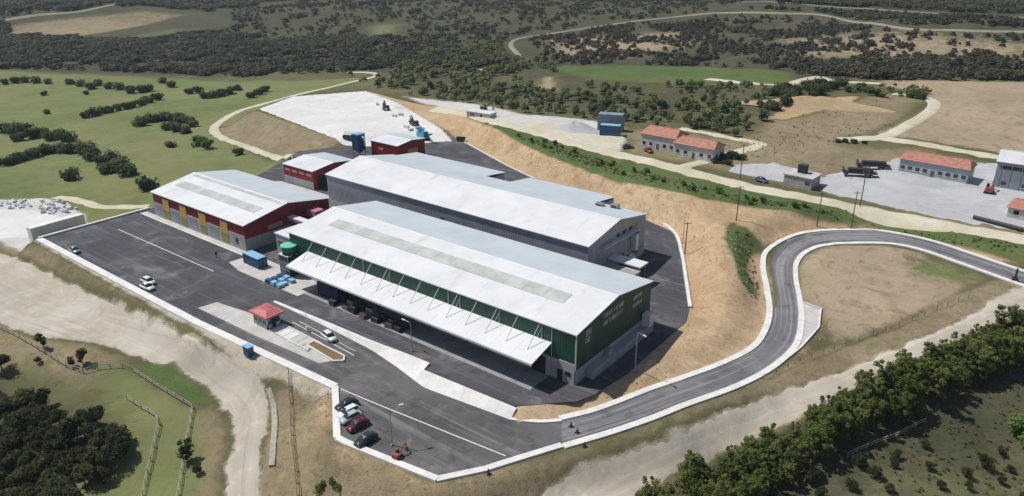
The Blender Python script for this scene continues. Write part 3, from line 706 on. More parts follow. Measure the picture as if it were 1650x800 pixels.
sheet('gravel_pad', [(-130.29,-29.14),(-118.68,-19.24),(-111.33,-13.9),(-101.19,-12.62),(-92.47,-8.86),(-92.83,-22.23),(-88.27,-26.05),(-93.09,-31.96),(-102.3,-38.21)], 'white_gravel', ground_z, 2.0, 0.14, True)

# ---------------------------------------------------------------- halls
def ribbed(mb, p0, p1, z0, ztop, pitch=0.55, depth=0.06, out=(0, -1)):
    """ribbed sheet wall from p0 to p1; ztop(t) gives the top edge, out points away from the hall"""
    L = math.hypot(p1[0] - p0[0], p1[1] - p0[1]); k = max(2, int(round(L / pitch)))
    pts = []
    for i in range(k):
        for t, d in ((0.0, 0), (0.55, 0), (0.65, 1), (0.9, 1)):
            pts.append(((i + t) / k, d))
    pts.append((1.0, 0))
    vs = []
    for t, d in pts:
        x = p0[0] + (p1[0] - p0[0]) * t + out[0] * d * depth; y = p0[1] + (p1[1] - p0[1]) * t + out[1] * d * depth
        vs += [(x, y, z0), (x, y, ztop(t))]
    fs = [(2 * i, 2 * i + 2, 2 * i + 3, 2 * i + 1) for i in range(len(pts) - 1)]
    return mb.add(vs, fs)

def slope(mb, x0, x1, ya, za, yb, zb, pitch=1.0, th=0.12):
    """roof plane between an eave (ya, za) and a ridge (yb, zb) with standing seams"""
    mb.add([(x0, ya, za), (x1, ya, za), (x1, yb, zb), (x0, yb, zb), (x0, ya, za - th), (x1, ya, za - th), (x1, yb, zb - th), (x0, yb, zb - th)],
           [(0, 1, 2, 3), (7, 6, 5, 4), (0, 4, 5, 1), (1, 5, 6, 2), (2, 6, 7, 3), (3, 7, 4, 0)])
    k = int((x1 - x0) / pitch)
    for i in range(1, k):
        x = x0 + (x1 - x0) * i / k; w = 0.05
        mb.add([(x - w, ya, za), (x + w, ya, za), (x + w, yb, zb), (x - w, yb, zb), (x, ya, za + 0.014), (x, yb, zb + 0.014)], [(0, 4, 5, 3), (4, 1, 2, 5), (0, 1, 4), (3, 5, 2)])
    return mb

def gable_roof(root, L, W, e, r, oh=0.35, split=True):
    s = (r - e) / (W / 2); zo = e - s * oh
    f = slope(MB(), -oh, L + oh, -oh, zo + 0.1, W / 2, r + 0.1).build('roof_slope', 'roof_white', root)
    g = slope(MB(), -oh, L + oh, W + oh, zo + 0.1, W / 2, r + 0.1).build('roof_slope', 'roof_back_shade', root)
    g['label'] = 'rear roof slope with its shade and sky tint painted blue-grey'
    MB().prism([(W / 2 - 0.35, r + 0.06), (W / 2, r + 0.2), (W / 2 + 0.35, r + 0.06)], -oh - .02, L + oh + .02).build('ridge_cap', 'roof_white', root)
    for yy in (-oh - 0.08, W + oh - 0.08):
        gut = MB().box(-oh, L + oh, yy, yy + 0.16, zo - 0.1, zo + 0.06).build('gutter', 'trim', root)
    return f, g

def skylight(root, parent, x0, x1, y0, y1, e, s, nseg, m='skylight'):
    step = (x1 - x0) / nseg
    for i in range(nseg):
        a, b_ = x0 + i * step + 0.03, x0 + (i + 1) * step - 0.03
        z = lambda y: e + s * y + 0.19
        MB().add([(a, y0, z(y0)), (b_, y0, z(y0)), (b_, y1, z(y1)), (a, y1, z(y1)), (a, y0, z(y0) - .08), (b_, y0, z(y0) - .08), (b_, y1, z(y1) - .08), (a, y1, z(y1) - .08)],
                 [(0, 1, 2, 3), (0, 4, 5, 1), (1, 5, 6, 2), (2, 6, 7, 3), (3, 7, 4, 0)]).build('skylight_panel', m, parent)

def gable_top(W, e, r): return lambda t: e + (r - e) * (1 - abs(2 * t - 1))

def panels(root, p0, p1, z0, z1, n_, mat='concrete', th=0.18, out=(0, -1), name='concrete_panel', skip=()):
    for i in range(n_):
        if i in skip: continue
        a = (p0[0] + (p1[0] - p0[0]) * (i + .008) / n_, p0[1] + (p1[1] - p0[1]) * (i + .008) / n_)
        b_ = (p0[0] + (p1[0] - p0[0]) * (i + .992) / n_, p0[1] + (p1[1] - p0[1]) * (i + .992) / n_)
        o = (out[0] * th, out[1] * th)
        MB().add([(*a, z0), (*b_, z0), (*b_, z1), (*a, z1), (a[0] + o[0], a[1] + o[1], z0), (b_[0] + o[0], b_[1] + o[1], z0), (b_[0] + o[0], b_[1] + o[1], z1), (a[0] + o[0], a[1] + o[1], z1)],
                 [(0, 1, 2, 3), (4, 5, 6, 7), (0, 4, 5, 1), (1, 5, 6, 2), (2, 6, 7, 3), (3, 7, 4, 0)]).build(name, mat, root)

def face_box(root, name, mat, x0, x1, z0, z1, y, proud=0.08, parent=None):
    return MB().box(x0, x1, y - proud, y + 0.02, z0, z1).build(name, mat, parent or root)
def side_box(root, name, mat, y0, y1, z0, z1, x, proud=0.08, parent=None):
    return MB().box(x - 0.02, x + proud, y0, y1, z0, z1).build(name, mat, parent or root)

# --- the green hall with its loading canopy
G = thing('green_hall', 'long dark green industrial hall with white roof and white loading canopy', 'hall', (0, 0, 0))
L, W, e, r = 82.0, 28.0, 10.5, 12.7
gf, gb = gable_roof(G, L, W, e, r)
s = (r - e) / (W / 2)
skylight(G, gf, 6.5, 74.5, 6.6, 10.0, e, s, 14)
panels(G, (0, 0), (L, 0), 0, 4.2, 16, 'concrete', skip=(1, 2, 4, 5, 7, 8, 10, 11, 13))
for i in (1, 2, 4, 5, 7, 8, 10, 11, 13):
    x0 = i * L / 16
    dd = MB().box(x0 + 0.5, x0 + 4.6, 0.1, 0.25, 0.9, 4.1).build('dock_door', 'dark', G)
    MB().box(x0 + 0.3, x0 + 4.8, -0.25, 0.05, 0.0, 0.9).build('dock_sill', 'concrete', dd)
    for q0 in (x0 + .05, x0 + 4.65): MB().box(q0, q0 + .4, -0.17, 0.05, 0.9, 4.18).build('door_jamb', 'concrete', dd)
panels(G, (L, 0), (L, W), 0, 3.0, 7, 'concrete', out=(1, 0))
panels(G, (0, W), (L, W), 0, 4.2, 16, 'concrete', out=(0, 1))
ribbed(MB(), (0, 0), (L, 0), 4.2, lambda t: e - 0.02).build('front_cladding', 'green', G)
ribbed(MB(), (L, 0), (L, W), 3.0, gable_top(W, e, r), out=(1, 0)).build('gable_cladding', 'green', G)
ribbed(MB(), (0, 0), (0, W), 0.0, gable_top(W, e, r), out=(-1, 0)).build('gable_cladding', 'green', G)
ribbed(MB(), (0, W), (L, W), 4.2, lambda t: e - 0.02, out=(0, 1)).build('rear_cladding', 'green', G)
MB().box(L - 0.02, L + 0.14, -0.14, 0.14, 3.0, e - .1).build('corner_trim', 'trim', G)
for x in (76.9, 51.5, 26.3): MB().tube([(x, -0.16, e - 0.3), (x, -0.16, 4.4)], 0.07, 6).build('downpipe', 'trim', G)
face_box(G, 'door', 'dark', 78.3, 79.4, 0, 2.3, -0.17)
face_box(G, 'window', 'glass', 80.0, 81.2, 1.5, 2.3, -0.17)
face_box(G, 'loading_door', 'dark', 72.4, 75.6, 0, 3.6, -0.19)
# the canopy and its ties
zi, zo, yo = 7.0, 5.4, -6.3
def cz(y): return zi + (zo - zi) * (y / yo)
can = MB().box(6.5, 76.9, yo - 0.1, yo + 0.02, zo - 0.3, zo + 0.12).build('canopy', 'roof_white', G)
for i in range(14):
    a, b_ = 6.5 + i * 70.4 / 14, 6.5 + (i + 1) * 70.4 / 14
    m_ = slope(MB(), a + .015, b_ - .015, yo + 0.03, zo + 0.1, -0.08, zi + 0.1, 0.9, 0.1)
    m_.build('canopy_panel', 'roof_white', can)
    MB().bar((a + 0.1, -0.1, zi - 0.15), (a + 0.1, yo + 0.1, zo - 0.15), 0.14, 0.22).build('canopy_beam', 'steel', can)
for i in range(14):
    x = 9.1 + i * 5.0
    MB().tube([(x, -0.1, 10.15), (x - 0.2, -3.6, cz(-3.6) + 0.12)], 0.075, 6).build('canopy_tie', 'trim', G)
    if i in (5, 9, 11, 13):
        MB().tube([(x + .55, -0.1, 10.0), (x + .55, -0.25, cz(-0.2) + .1)], 0.05, 6).build('canopy_tie', 'trim', G)
        MB().tube([(x + .5, -0.15, 9.4), (x - 0.5, -0.2, cz(-0.2) + .2)], 0.04, 6).build('canopy_tie', 'trim', G)
# pale lettering on the right gable: a badge, two long lines, two short lines
rng = random.Random(5)
def marks(y0, y1, z, h, parent):
    mb = MB(); y = y0
    while y < y1:
        w = rng.uniform(0.28, 0.5)
        k = rng.random()
        mb.box(L + 0.09, L + 0.12, y, y + 0.13, z, z + h)
        if k < 0.75: mb.box(L + 0.09, L + 0.12, y + 0.13, y + w, z + h - 0.14, z + h)
        if k > 0.3: mb.box(L + 0.09, L + 0.12, y + 0.13, y + w, z, z + 0.14)
        if k > 0.5: mb.box(L + 0.09, L + 0.12, y + w - 0.02, y + w + 0.1, z, z + h)
        y += w + 0.24
    return mb.build('lettering', 'letter', parent)
sg = MB().box(L + 0.08, L + 0.11, 3.0, 5.0, 8.6, 8.75).build('sign', 'letter', G)
sg['label'] = 'pale lettering on the dark gable'
marks(3.1, 5.0, 8.95, 1.0, sg); marks(3.1, 5.0, 7.2, 1.0, sg)
marks(9.2, 16.6, 9.8, 0.9, sg); marks(9.2, 16.6, 8.2, 0.9, sg)
marks(20.4, 23.8, 9.1, 0.8, sg); marks(20.4, 23.8, 7.5, 0.8, sg)
# ledge and hatch along the right gable
MB().box(L + 0.25, L + 1.7, 3.5, W - 1.0, 0, 1.9).build('plinth', 'concrete', G)
MB().box(L + 0.2, L + 1.9, 24.6, 26.3, 1.9, 4.6).build('hatch_box', 'roof_white', G)
MB().box(L + 0.25, L + 1.3, 9.8, 11.4, 1.9, 3.0).build('hatch_box', 'concrete', G)
# round stair drum and office block at the left corner
MB().box(-6.5, -0.1, 0.6, 8.0, 0, 8.2).build('office_block', 'concrete', G)
MB().box(-6.7, -0.05, 0.4, 8.2, 8.2, 8.55).build('office_roof', 'roof_white', G)
def disc(r0, z0, z1, n_=28, cx=1.0, cy=-1.2):
    mb = MB(); vs = [(cx + r0 * math.cos(2 * PI * k / n_), cy + r0 * math.sin(2 * PI * k / n_), z) for z in (z0, z1) for k in range(n_)]
    return mb.add(vs, [(k, (k + 1) % n_, n_ + (k + 1) % n_, n_ + k) for k in range(n_)] + [tuple(range(n_, 2 * n_)), tuple(range(n_ - 1, -1, -1))])
dr = MB().box(-0.9, 2.5, -2.9, -0.2, 0, 5.3).build('stair_tower', 'glass_blue', G)
disc(1.85, 6.3, 7.5).build('tower_band', 'green_bright', dr)
disc(1.95, 7.5, 7.7).build('tower_roof', 'mint', dr)
disc(1.7, 5.3, 6.3).build('tower_neck', 'green', dr)
MB().box(-1.0, 2.6, -3.0, -0.15, 5.3, 5.5).build('tower_ledge', 'kerb', dr)
for x in (-.9, .25, 1.4, 2.5): MB().box(x - .06, x + .06, -2.98, -2.86, 0, 5.3).build('mullion', 'steel', dr)
for z in (1.8, 3.6): MB().box(-.92, 2.52, -2.96, -2.88, z - .06, z + .06).build('transom', 'steel', dr)
side_box(G, 'door', 'dark', 2.0, 3.6, 0, 2.4, -6.6, 0.1)
for k in range(3): face_box(G, 'window', 'glass', -5.9 + k * 1.0, -5.2 + k * 1.0, 5.2, 6.6, 0.6, 0.05)

# --- the grey hall
H = thing('grey_hall', 'long grey industrial hall with white roof behind the green hall', 'hall', (-29.5, 35.5, 0))
L, W, e, r = 91.5, 27.0, 10.8, 13.3
hf, hb = gable_roof(H, L, W, e, r)
panels(H, (0, 0), (L, 0), 0, 3.0, 16, 'concrete'); panels(H, (L, 0), (L, W), 0, 2.4, 6, 'concrete', out=(1, 0))
ribbed(MB(), (0, 0), (L, 0), 3.0, lambda t: e - 0.02).build('front_cladding', 'grey_clad', H)
ribbed(MB(), (L, 0), (L, W), 2.4, gable_top(W, e, r), out=(1, 0)).build('gable_cladding', 'grey_clad', H)
ribbed(MB(), (0, 0), (0, W), 0.0, gable_top(W, e, r), out=(-1, 0)).build('gable_cladding', 'grey_clad', H)
ribbed(MB(), (0, W), (L, W), 0.0, lambda t: e - 0.02, out=(0, 1)).build('rear_cladding', 'grey_clad', H)
for x0, x1 in ((0.0, 37.5), (47.0, 76.0)):      # rear lean-to in two lengths, a gap between
    lt = MB().box(x0, x1, W + 0.05, W + 10.6, 0, 8.9).build('lean_to', 'grey_clad', H)
    slope(MB(), x0 - .2, x1 + .2, W + 11.0, 9.3, W + 0.3, 10.5).build('lean_to_roof', 'roof_back_shade', lt)
lt = MB().box(37.6, 46.9, W + 0.05, W + 10.0, 0, 6.6).build('lean_to', 'machine_dark', H)
slope(MB(), 37.6, 46.9, W + 10.2, 6.8, W + 0.3, 7.4).build('lean_to_roof', 'shutter', lt)
MB().box(38.6, 40.6, W + 2, W + 5, 7.3, 8.5).build('roof_vent', 'trim', H)
for x, y in ((79.0, 24.0), (82.6, 25.5)):
    v_ = MB().box(x, x + 2.0, y - 1.2, y + .4, 10.6, 12.3).build('roof_vent', 'steel', H)
    MB().box(x + .2, x + 1.8, y - 1.25, y - 1.2, 11.2, 12.1).build('grille', 'machine_dark', v_)
face_box(H, 'vent_box', 'dark', 46.0, 47.0, 5.0, 7.6, 0, 0.5)
for k in range(4): side_box(H, 'window', 'glass', 12.5 + k * 3.0, 14.0 + k * 3.0, 9.0, 9.9, L, 0.09)
MB().box(L + 0.05, L + 1.4, 5.0, 22.0, 8.55, 8.7).build('gable_ledge', 'trim', H)
# white porch, low link building and stair by the right gable
pr = MB().box(L - 2.0 + 2.1, L + 9.0, 8.6, 12.4, 4.6, 4.95).build('porch_roof', 'roof_white', H)
for x in (L + 1.0, L + 8.4):
    for y in (8.9, 12.1): MB().bar((x, y, 0), (x, y, 4.6), 0.2).build('porch_post', 'steel', pr)
lk_ = MB().box(L + 0.1, L + 9.0, 2.0, 8.4, 0, 3.9).build('link_building', 'shutter', H)
MB().box(L + 0.05, L + 9.2, 1.8, 8.5, 3.9, 4.1).build('link_roof', 'concrete', lk_)
face_box(H, 'window', 'glass', L + 2, L + 4, 1.4, 2.6, 2.0, 0.05, lk_); face_box(H, 'window', 'glass', L + 5.5, L + 7.5, 1.4, 2.6, 2.0, 0.05, lk_)
side_box(H, 'loading_door', 'dark', 13.5, 16.5, 0, 3.6, L, 0.22); side_box(H, 'loading_door', 'dark', 17.6, 18.8, 0, 2.4, L, 0.22)
MB().bar((L + 0.2, 1.0, 5.3), (L + 4.0, 1.6, 3.9), 0.8, 0.3).build('duct', 'trim', H)
dk = MB().box(L + 0.1, L + 1.5, 19.8, 21.2, 3.4, 7.6).build('duct', 'roof_white', H)
MB().box(L + 0.3, L + 1.2, 21.6, 22.2, 2.0, 7.8).build('duct', 'concrete', H)
st = MB()
for k in range(8): st.box(L + 0.1 + k * .35, L + 0.5 + k * .35, 16.9 + 2, 18.6 + 2, 0, 2.4 - k * 0.3)
st.build('stair', 'white_wall', H)

# --- the red hall on the left
Rh = thing('red_hall', 'red and concrete hall with white roof and ochre doors facing the yard', 'hall', (-65.5, 0.5, 0))
L, W, e, r = 45.5, 27.5, 7.2, 9.6
rf, rb_ = gable_roof(Rh, L, W, e, r)
s = (r - e) / (W / 2)
skylight(Rh, rf, 3.0, 42.0, 5.6, 8.6, e, s, 9)
skylight(Rh, rf, 1.5, 43.5, 12.2, 13.2, e, s, 9)
panels(Rh, (0, 0), (L, 0), 0, 4.1, 10, 'concrete'); panels(Rh, (L, 0), (L, W), 0, 3.4, 6, 'concrete', out=(1, 0))
ribbed(MB(), (0, 0), (L, 0), 4.1, lambda t: e - 0.02).build('front_cladding', 'red', Rh)
ribbed(MB(), (L, 0), (L, W), 3.4, gable_top(W, e, r), out=(1, 0)).build('gable_cladding', 'red', Rh)
ribbed(MB(), (0, 0), (0, W), 0, gable_top(W, e, r), out=(-1, 0)).build('gable_cladding', 'red', Rh)
ribbed(MB(), (0, W), (L, W), 0, lambda t: e - 0.02, out=(0, 1)).build('rear_cladding', 'red', Rh)
for i, x in enumerate((5.8, 14.9, 24.6, 35.0)):
    d_ = face_box(Rh, 'door', 'tan_door', x - .3, x + 3.0, 2.9, 6.2, -0.06, 0.16)
    face_box(Rh, 'lower_leaf', 'olive_door', x - .3, x + 3.0, 0.1, 2.88, -0.06, 0.18, d_)
    face_box(Rh, 'lintel', 'concrete', x - .5, x + 3.2, 6.2, 6.4, -0.06, 0.2, d_)
for x in (1.3, 9.6, 18.9, 29.2):
    q = face_box(Rh, 'shutter', 'shutter', x, x + 4.0, 0.1, 3.7, -0.17, 0.06)
    for k in range(6): MB().box(x, x + 4.0, -0.26, -0.225, 0.4 + k * .58, 0.46 + k * .58).build('slat', 'steel', q)
face_box(Rh, 'window', 'glass', 41.2, 42.3, 1.1, 2.9, -0.17)
pb = side_box(Rh, 'sign_board', 'pink', 7.0, 11.6, 4.0, 5.2, L, 0.12)
side_box(Rh, 'loading_door', 'dark', 14.0, 18.0, 0, 3.3, L, 0.2)
pc = MB().box(L + 0.1, L + 9.5, 13.2, 15.2, 5.6, 5.9).build('bridge_canopy', 'roof_white', Rh)
MB().box(L + 0.1, L + 9.5, 13.25, 15.15, 4.9, 5.58).build('fascia', 'pink', pc)
for y in (13.5, 14.9): MB().bar((L + 9.2, y, 0), (L + 9.2, y, 4.9), 0.25).build('post', 'steel', pc)
MB().box(L + 0.1, L + 4.0, 19.5, 22.5, 4.5, 6.2).build('bay', 'pink', Rh)

# --- the small red hall
S = thing('small_red_hall', 'small dark red shed with pale roof between red hall and stockyard', 'hall', (-63.0, 44.2, 0))
L, W, e, r = 15.3, 17.2, 6.2, 7.2
gable_roof(S, L, W, e, r, 0.25)
panels(S, (0, 0), (L, 0), 0, 2.4, 4, 'concrete'); ribbed(MB(), (0, 0), (L, 0), 2.4, lambda t: e).build('front_cladding', 'red', S)
ribbed(MB(), (L, 0), (L, W), 0, gable_top(W, e, r), out=(1, 0)).build('gable_cladding', 'red', S)
ribbed(MB(), (0, 0), (0, W), 0, gable_top(W, e, r), out=(-1, 0)).build('gable_cladding', 'red', S)
ribbed(MB(), (0, W), (L, W), 0, lambda t: e, out=(0, 1)).build('rear_cladding', 'red', S)
for k in range(4): face_box(S, 'window', 'pink', 0.8 + k * 3.7, 3.4 + k * 3.7, 4.2, 5.0, -0.04, 0.06)
side_box(S, 'loading_door', 'dark', 1.5, 5.5, 0, 4.2, L, 0.12)
for k in range(2): face_box(S, 'shutter', 'shutter', 1.0 + k * 2.2, 2.6 + k * 2.2, 0, 2.3, -0.19, 0.05)

# --- the red plant building on the stockyard and its blue filter tower
B = thing('red_plant_building', 'dark red building with white roof at the stockyard edge', 'hall', (-63.0, 83.0, 0.9))
L, W, e, r = 14.0, 14.0, 5.4, 6.2
gable_roof(B, L, W, e, r, 0.25)
for p0, p1, o_ in (((0, 0), (L, 0), (0, -1)), ((0, W), (L, W), (0, 1))): ribbed(MB(), p0, p1, -0.9, lambda t: e, out=o_).build('cladding', 'red', B)
for p0, p1, o_ in (((L, 0), (L, W), (1, 0)), ((0, 0), (0, W), (-1, 0))): ribbed(MB(), p0, p1, -0.9, gable_top(W, e, r), out=o_).build('gable_cladding', 'red', B)
side_box(B, 'loading_door', 'tan_door', 5.0, 10.0, -0.5, 3.0, L, 0.12); face_box(B, 'sign_board', 'pink', 4, 6.5, 2.6, 3.4, 0, 0.1)
T = thing('filter_tower', 'blue dust filter tower beside the dark red plant building', 'tower', (-66.6, 80.2, 0.6))
MB().box(-1.7, 1.7, -1.7, 1.7, 2.6, 8.0).build('casing', 'blue', T)
MB().box(-1.8, 1.8, -1.8, 1.8, 8.0, 8.4).build('cap', 'blue_light', T)
MB().add([(-1.7, -1.7, 2.6), (1.7, -1.7, 2.6), (1.7, 1.7, 2.6), (-1.7, 1.7, 2.6), (-.4, -.4, .9), (.4, -.4, .9), (.4, .4, .9), (-.4, .4, .9)], [(0, 4, 5, 1), (1, 5, 6, 2), (2, 6, 7, 3), (3, 7, 4, 0), (4, 7, 6, 5)]).build('hopper', 'blue', T)
for x in (-1.5, 1.5):
    for y in (-1.5, 1.5): MB().bar((x, y, -0.8), (x, y, 2.6), 0.22).build('leg', 'steel', T)
MB().tube([(1.9, 0, 7.4), (3.0, 0, 7.0), (3.4, 0, 4.5)], 0.35, 10).build('duct', 'trim', T)
for k in range(6): MB().box(-1.75 + k * .62, -1.6 + k * .62, -1.78, -1.7, 2.7, 7.9).build('rib', 'blue', T)

# ---------------------------------------------------------------- retaining wall between dock yard and approach road
Wl = thing('retaining_wall', 'white concrete retaining wall between the dock yard and the lower road', 'wall', (0, 0, 0))
WX = [10, 25, 42, 50.6, 56.5]; WF = [-13.45, -13.1, -13.2, -14.5, -15.6]; WT = [-13.0, -12.45, -12.1, -11.7, -11.6]; WZ = [.1, .14, .22, .4, .5]
def wall_piece(x0, x1, f, name='wall_panel'):
    v_ = []
    for x in (x0, x1):
        yf, yt, zt = f(x); zb = float(approach_z(x)) - .25
        v_ += [(x, yf, zb), (x, yt, zt), (x, yt + .45, zt), (x, yt + .45, -.5)]
    MB().add(v_, [(3, 2, 1, 0), (4, 5, 6, 7), (0, 1, 5, 4), (1, 2, 6, 5), (2, 3, 7, 6), (3, 0, 4, 7)]).build(name, 'white_wall', Wl)
for i in range(14):
    x0 = 10 + 46.5 * i / 14; wall_piece(x0, x0 + 46.5 / 14 - .015, lambda x: (np.interp(x, WX, WF), np.interp(x, WX, WT), np.interp(x, WX, WZ)))
for i in range(6):
    x0 = 56.5 + 21.7 * i / 6; wall_piece(x0 + .01, x0 + 21.7 / 6 - .015, lambda x: (np.interp(x, [56.5, 59.5, 78.2], [-15.7, -16.1, -14.3]), np.interp(x, [56.5, 78.2], [-13.6, -12.7]), .1))
# stock wall beside the left pad
p0, p1 = (-78.66,-28.44), (-79.29,-13.85)
Pw = thing('stockyard_wall', 'long low white concrete wall at the far left yard corner', 'wall', (0, 0, 0))
d = (Vector(p1) - Vector(p0)); u = d.normalized(); nn = Vector((-u.y, u.x))
for i in range(6):
    a = Vector(p0) + d * (i / 6); b_ = Vector(p0) + d * ((i + .99) / 6)
    q = [a - nn * 0.2, b_ - nn * 0.2, b_ + nn * 2.2, a + nn * 2.2]
    MB().add([(*k, -3.0) for k in q] + [(*k, 1.3) for k in q], [(3, 2, 1, 0), (4, 5, 6, 7), (0, 1, 5, 4), (1, 2, 6, 5), (2, 3, 7, 6), (3, 0, 4, 7)]).build('wall_panel', 'white_wall', Pw)

# ---------------------------------------------------------------- gatehouse island
Gh = thing('gatehouse', 'small gatehouse kiosk with red roof on the weighbridge island', 'kiosk', (15.2, -21.6, float(approach_z(17)) + 0.03))
MB().box(0, 4.8, 0, 3.4, 0, 0.9).build('wall', 'render', Gh)
MB().box(0.05, 4.75, 0.05, 3.35, 0.9, 2.5).build('glazing', 'glass_blue', Gh)
for x in (0.1, 1.7, 3.2, 4.7):
    for y in (0.1, 3.3): MB().bar((x, y, 0), (x, y, 2.7), 0.2).build('post', 'trim', Gh)
rf_ = MB().box(-0.7, 5.5, -0.6, 4.0, 2.7, 3.0).build('roof', 'red_roof', Gh)
MB().box(-0.3, 5.1, -0.2, 3.6, 3.0, 3.5, (1.6, 1.2)).build('roof_cap', 'red_roof', rf_)
MB().box(-0.72, 5.52, -0.62, 4.02, 2.62, 2.7).build('soffit', 'pink', rf_)
MB().box(4.76, 4.84, 1.2, 2.1, 0, 2.1).build('door', 'dark', Gh)
wb = thing('weighbridge', 'long pale weighbridge deck beside the red roofed kiosk', 'weighbridge', (0, 0, 0))
for i in range(6):
    x0 = 20.8 + i * 2.0
    z = float(approach_z(x0 + 1)); MB().box(x0, x0 + 1.96, -21.2, -18.4, z - .1, z + 0.22).build('deck_plate', 'concrete_light' if i > 2 else 'white_wall', wb)
for y in (-21.5, -18.2): MB().bar((20.5, y, float(approach_z(20.5)) + .22), (33, y, float(approach_z(33)) + .22), 0.3, 0.3).build('side_rail', 'kerb', wb)
pl = thing('planter', 'kerbed planter of bare brown soil at the end of the island', 'planter', (0, 0, 0))
zq = lambda x: float(approach_z(x))
out = [(31.2, -20.3), (31.0, -18.4), (40.0, -18.2), (41.2, -19.4), (39.8, -20.8)]
for i in range(5):
    a, b_ = out[i], out[(i + 1) % 5]; MB().bar((*a, zq(a[0]) + .16), (*b_, zq(b_[0]) + .16), 0.32, 0.42).build('kerb_stone', 'kerb', pl)
MB().add([(x, y, zq(x) + 0.24) for x, y in out] + [(36, -19.4, zq(36) + 0.5)], [(i, (i + 1) % 5, 5) for i in range(5)]).build('soil', 'soil_brown', pl)
bp = thing('barrier_post', 'thin white barrier post standing beside the weighbridge lane', 'post', (26.5, -16.6, zq(26.5)))
MB().box(-0.25, 0.25, -0.2, 0.2, 0, 1.1).build('housing', 'white_wall', bp); MB().tube([(0, 0, 1.0), (0.2, 0, 4.6)], 0.07, 6).build('arm', 'white_wall', bp)

# ---------------------------------------------------------------- containers and crates
def container(name, label, loc, rz, l, w, h, mat, top, cat='container', group=None):
    t = thing(name, label, cat, loc, rz, group)
    b_ = MB(); ribbed(b_, (-l / 2, -w / 2), (l / 2, -w / 2), 0.15, lambda t_: h - .1, 0.4, 0.06, (0, -1)); ribbed(b_, (-l / 2, w / 2), (l / 2, w / 2), 0.15, lambda t_: h - .1, 0.4, 0.06, (0, 1))
    ribbed(b_, (-l / 2, -w / 2), (-l / 2, w / 2), 0.15, lambda t_: h - .1, 0.4, 0.06, (-1, 0)); ribbed(b_, (l / 2, -w / 2), (l / 2, w / 2), 0.15, lambda t_: h - .1, 0.4, 0.06, (1, 0))
    b_.build('side', mat, t)
    MB().box(-l / 2, l / 2, -w / 2, w / 2, h - .12, h).build('roof', top, t)
    MB().box(-l / 2, l / 2, -w / 2, w / 2, 0.0, 0.16).build('base', 'machine_dark', t)
    for x in (-l / 2, l / 2):
        for y in (-w / 2, w / 2): MB().box(x - .09, x + .09, y - .09, y + .09, 0, h + .01).build('corner_post', mat, t)
    for k in (-0.25, 0.25):
        d_ = MB().box(l / 2 + .07, l / 2 + .11, k * w - w * .22, k * w + w * .22, 0.25, h - .25).build('door', mat, t)
        MB().bar((l / 2 + .15, k * w * .8, .3), (l / 2 + .15, k * w * .8, h - .3), 0.05).build('lock_bar', 'steel', d_)
    return t
container('shipping_container', 'blue shipping container standing alone beside the left end of the green hall', (-10.9, -3.2, 0.02), R(-2), 6.4, 2.5, 2.7, 'blue', 'blue_light')
container('truck_trailer', 'navy covered trailer parked under the loading canopy', (18.6, -3.2, 0.02), R(0), 7.0, 2.6, 3.3, 'navy', 'navy', 'trailer')
x_, y_ = (1.73,145.72)
container('storage_container', 'tall dark grey container block behind the blue one', (x_ - 3, y_ + 6, gz(x_ - 3, y_ + 6)), R(20), 9.5, 4.5, 6.6, 'shed', 'shed')
container('storage_container', 'blue open fronted container beside the gravel mound', (x_ + 1.0, y_ - 1, gz(x_, y_)), R(20), 7.5, 3.2, 4.0, 'blue', 'blue_light')
rng = random.Random(11)
for i in range(9):
    x, y = -1.2 + (i % 3) * 2.0 + rng.uniform(-.3, .3), -7.2 + (i // 3) * 1.7 + rng.uniform(-.2, .2) - 0.4
    t = thing('pallet_crate', ('light', 'mid', 'dark')[0 if i % 3 else 2] + ' blue pallet crate, ' + ('left', 'middle', 'right')[i % 3] + ' of the ' + ('front', 'second', 'back')[i // 3] + ' row below the glass stair tower', 'crate', (x + 2.0, y, 0.03), rng.uniform(-.2, .2), 'blue crates below the stair tower')
    MB().box(-.75, .75, -.6, .6, 0.14, 0.85 + rng.uniform(-.2, .3)).build('box', 'blue_light' if i % 3 else 'blue', t)
    for k in (-.6, 0, .6): MB().box(-.75, .75, k - .08, k + .08, 0, .14).build('skid', 'wood', t)
for i in range(14):
    x, y = 22 + (i // 2) * 3.4 + rng.uniform(-.5, .5), -3.6 - (i % 2) * 2.0 + rng.uniform(-.3, .3)
    hh = rng.uniform(.7, 1.5); col_ = ('machine_dark', 'rubber', 'shutter', 'wood')[i % 4]
    t = thing('goods_stack', 'stacked pallet of dark goods under the loading canopy', 'pallet', (x, y, 0.01), rng.uniform(-.15, .15), 'goods stacked under the canopy')
    for k in (-.5, 0, .5): MB().box(-1.0, 1.0, k - .08, k + .08, 0, .14).build('skid', 'wood', t)
    MB().box(-1.0, 1.0, -.62, .62, .14, .14 + hh, (.05, .05)).build('load', col_, t)
    MB().box(-.9, .9, -.5, .5, .14 + hh, .2 + hh).build('sheet', 'machine_dark', t)
kb = thing('control_cabinet', 'small blue cabinet on the verge outside the yard kerb', 'cabinet', (*(24.91,-29.48), gz(*(24.91,-29.48))))
MB().box(-.9, .9, -.6, .6, 0, 2.0).build('casing', 'blue', kb); MB().box(-1, 1, -.7, .7, 2.0, 2.15).build('roof', 'blue_light', kb); MB().box(-.8, .8, -.66, -.6, .2, 1.8).build('door', 'blue', kb)
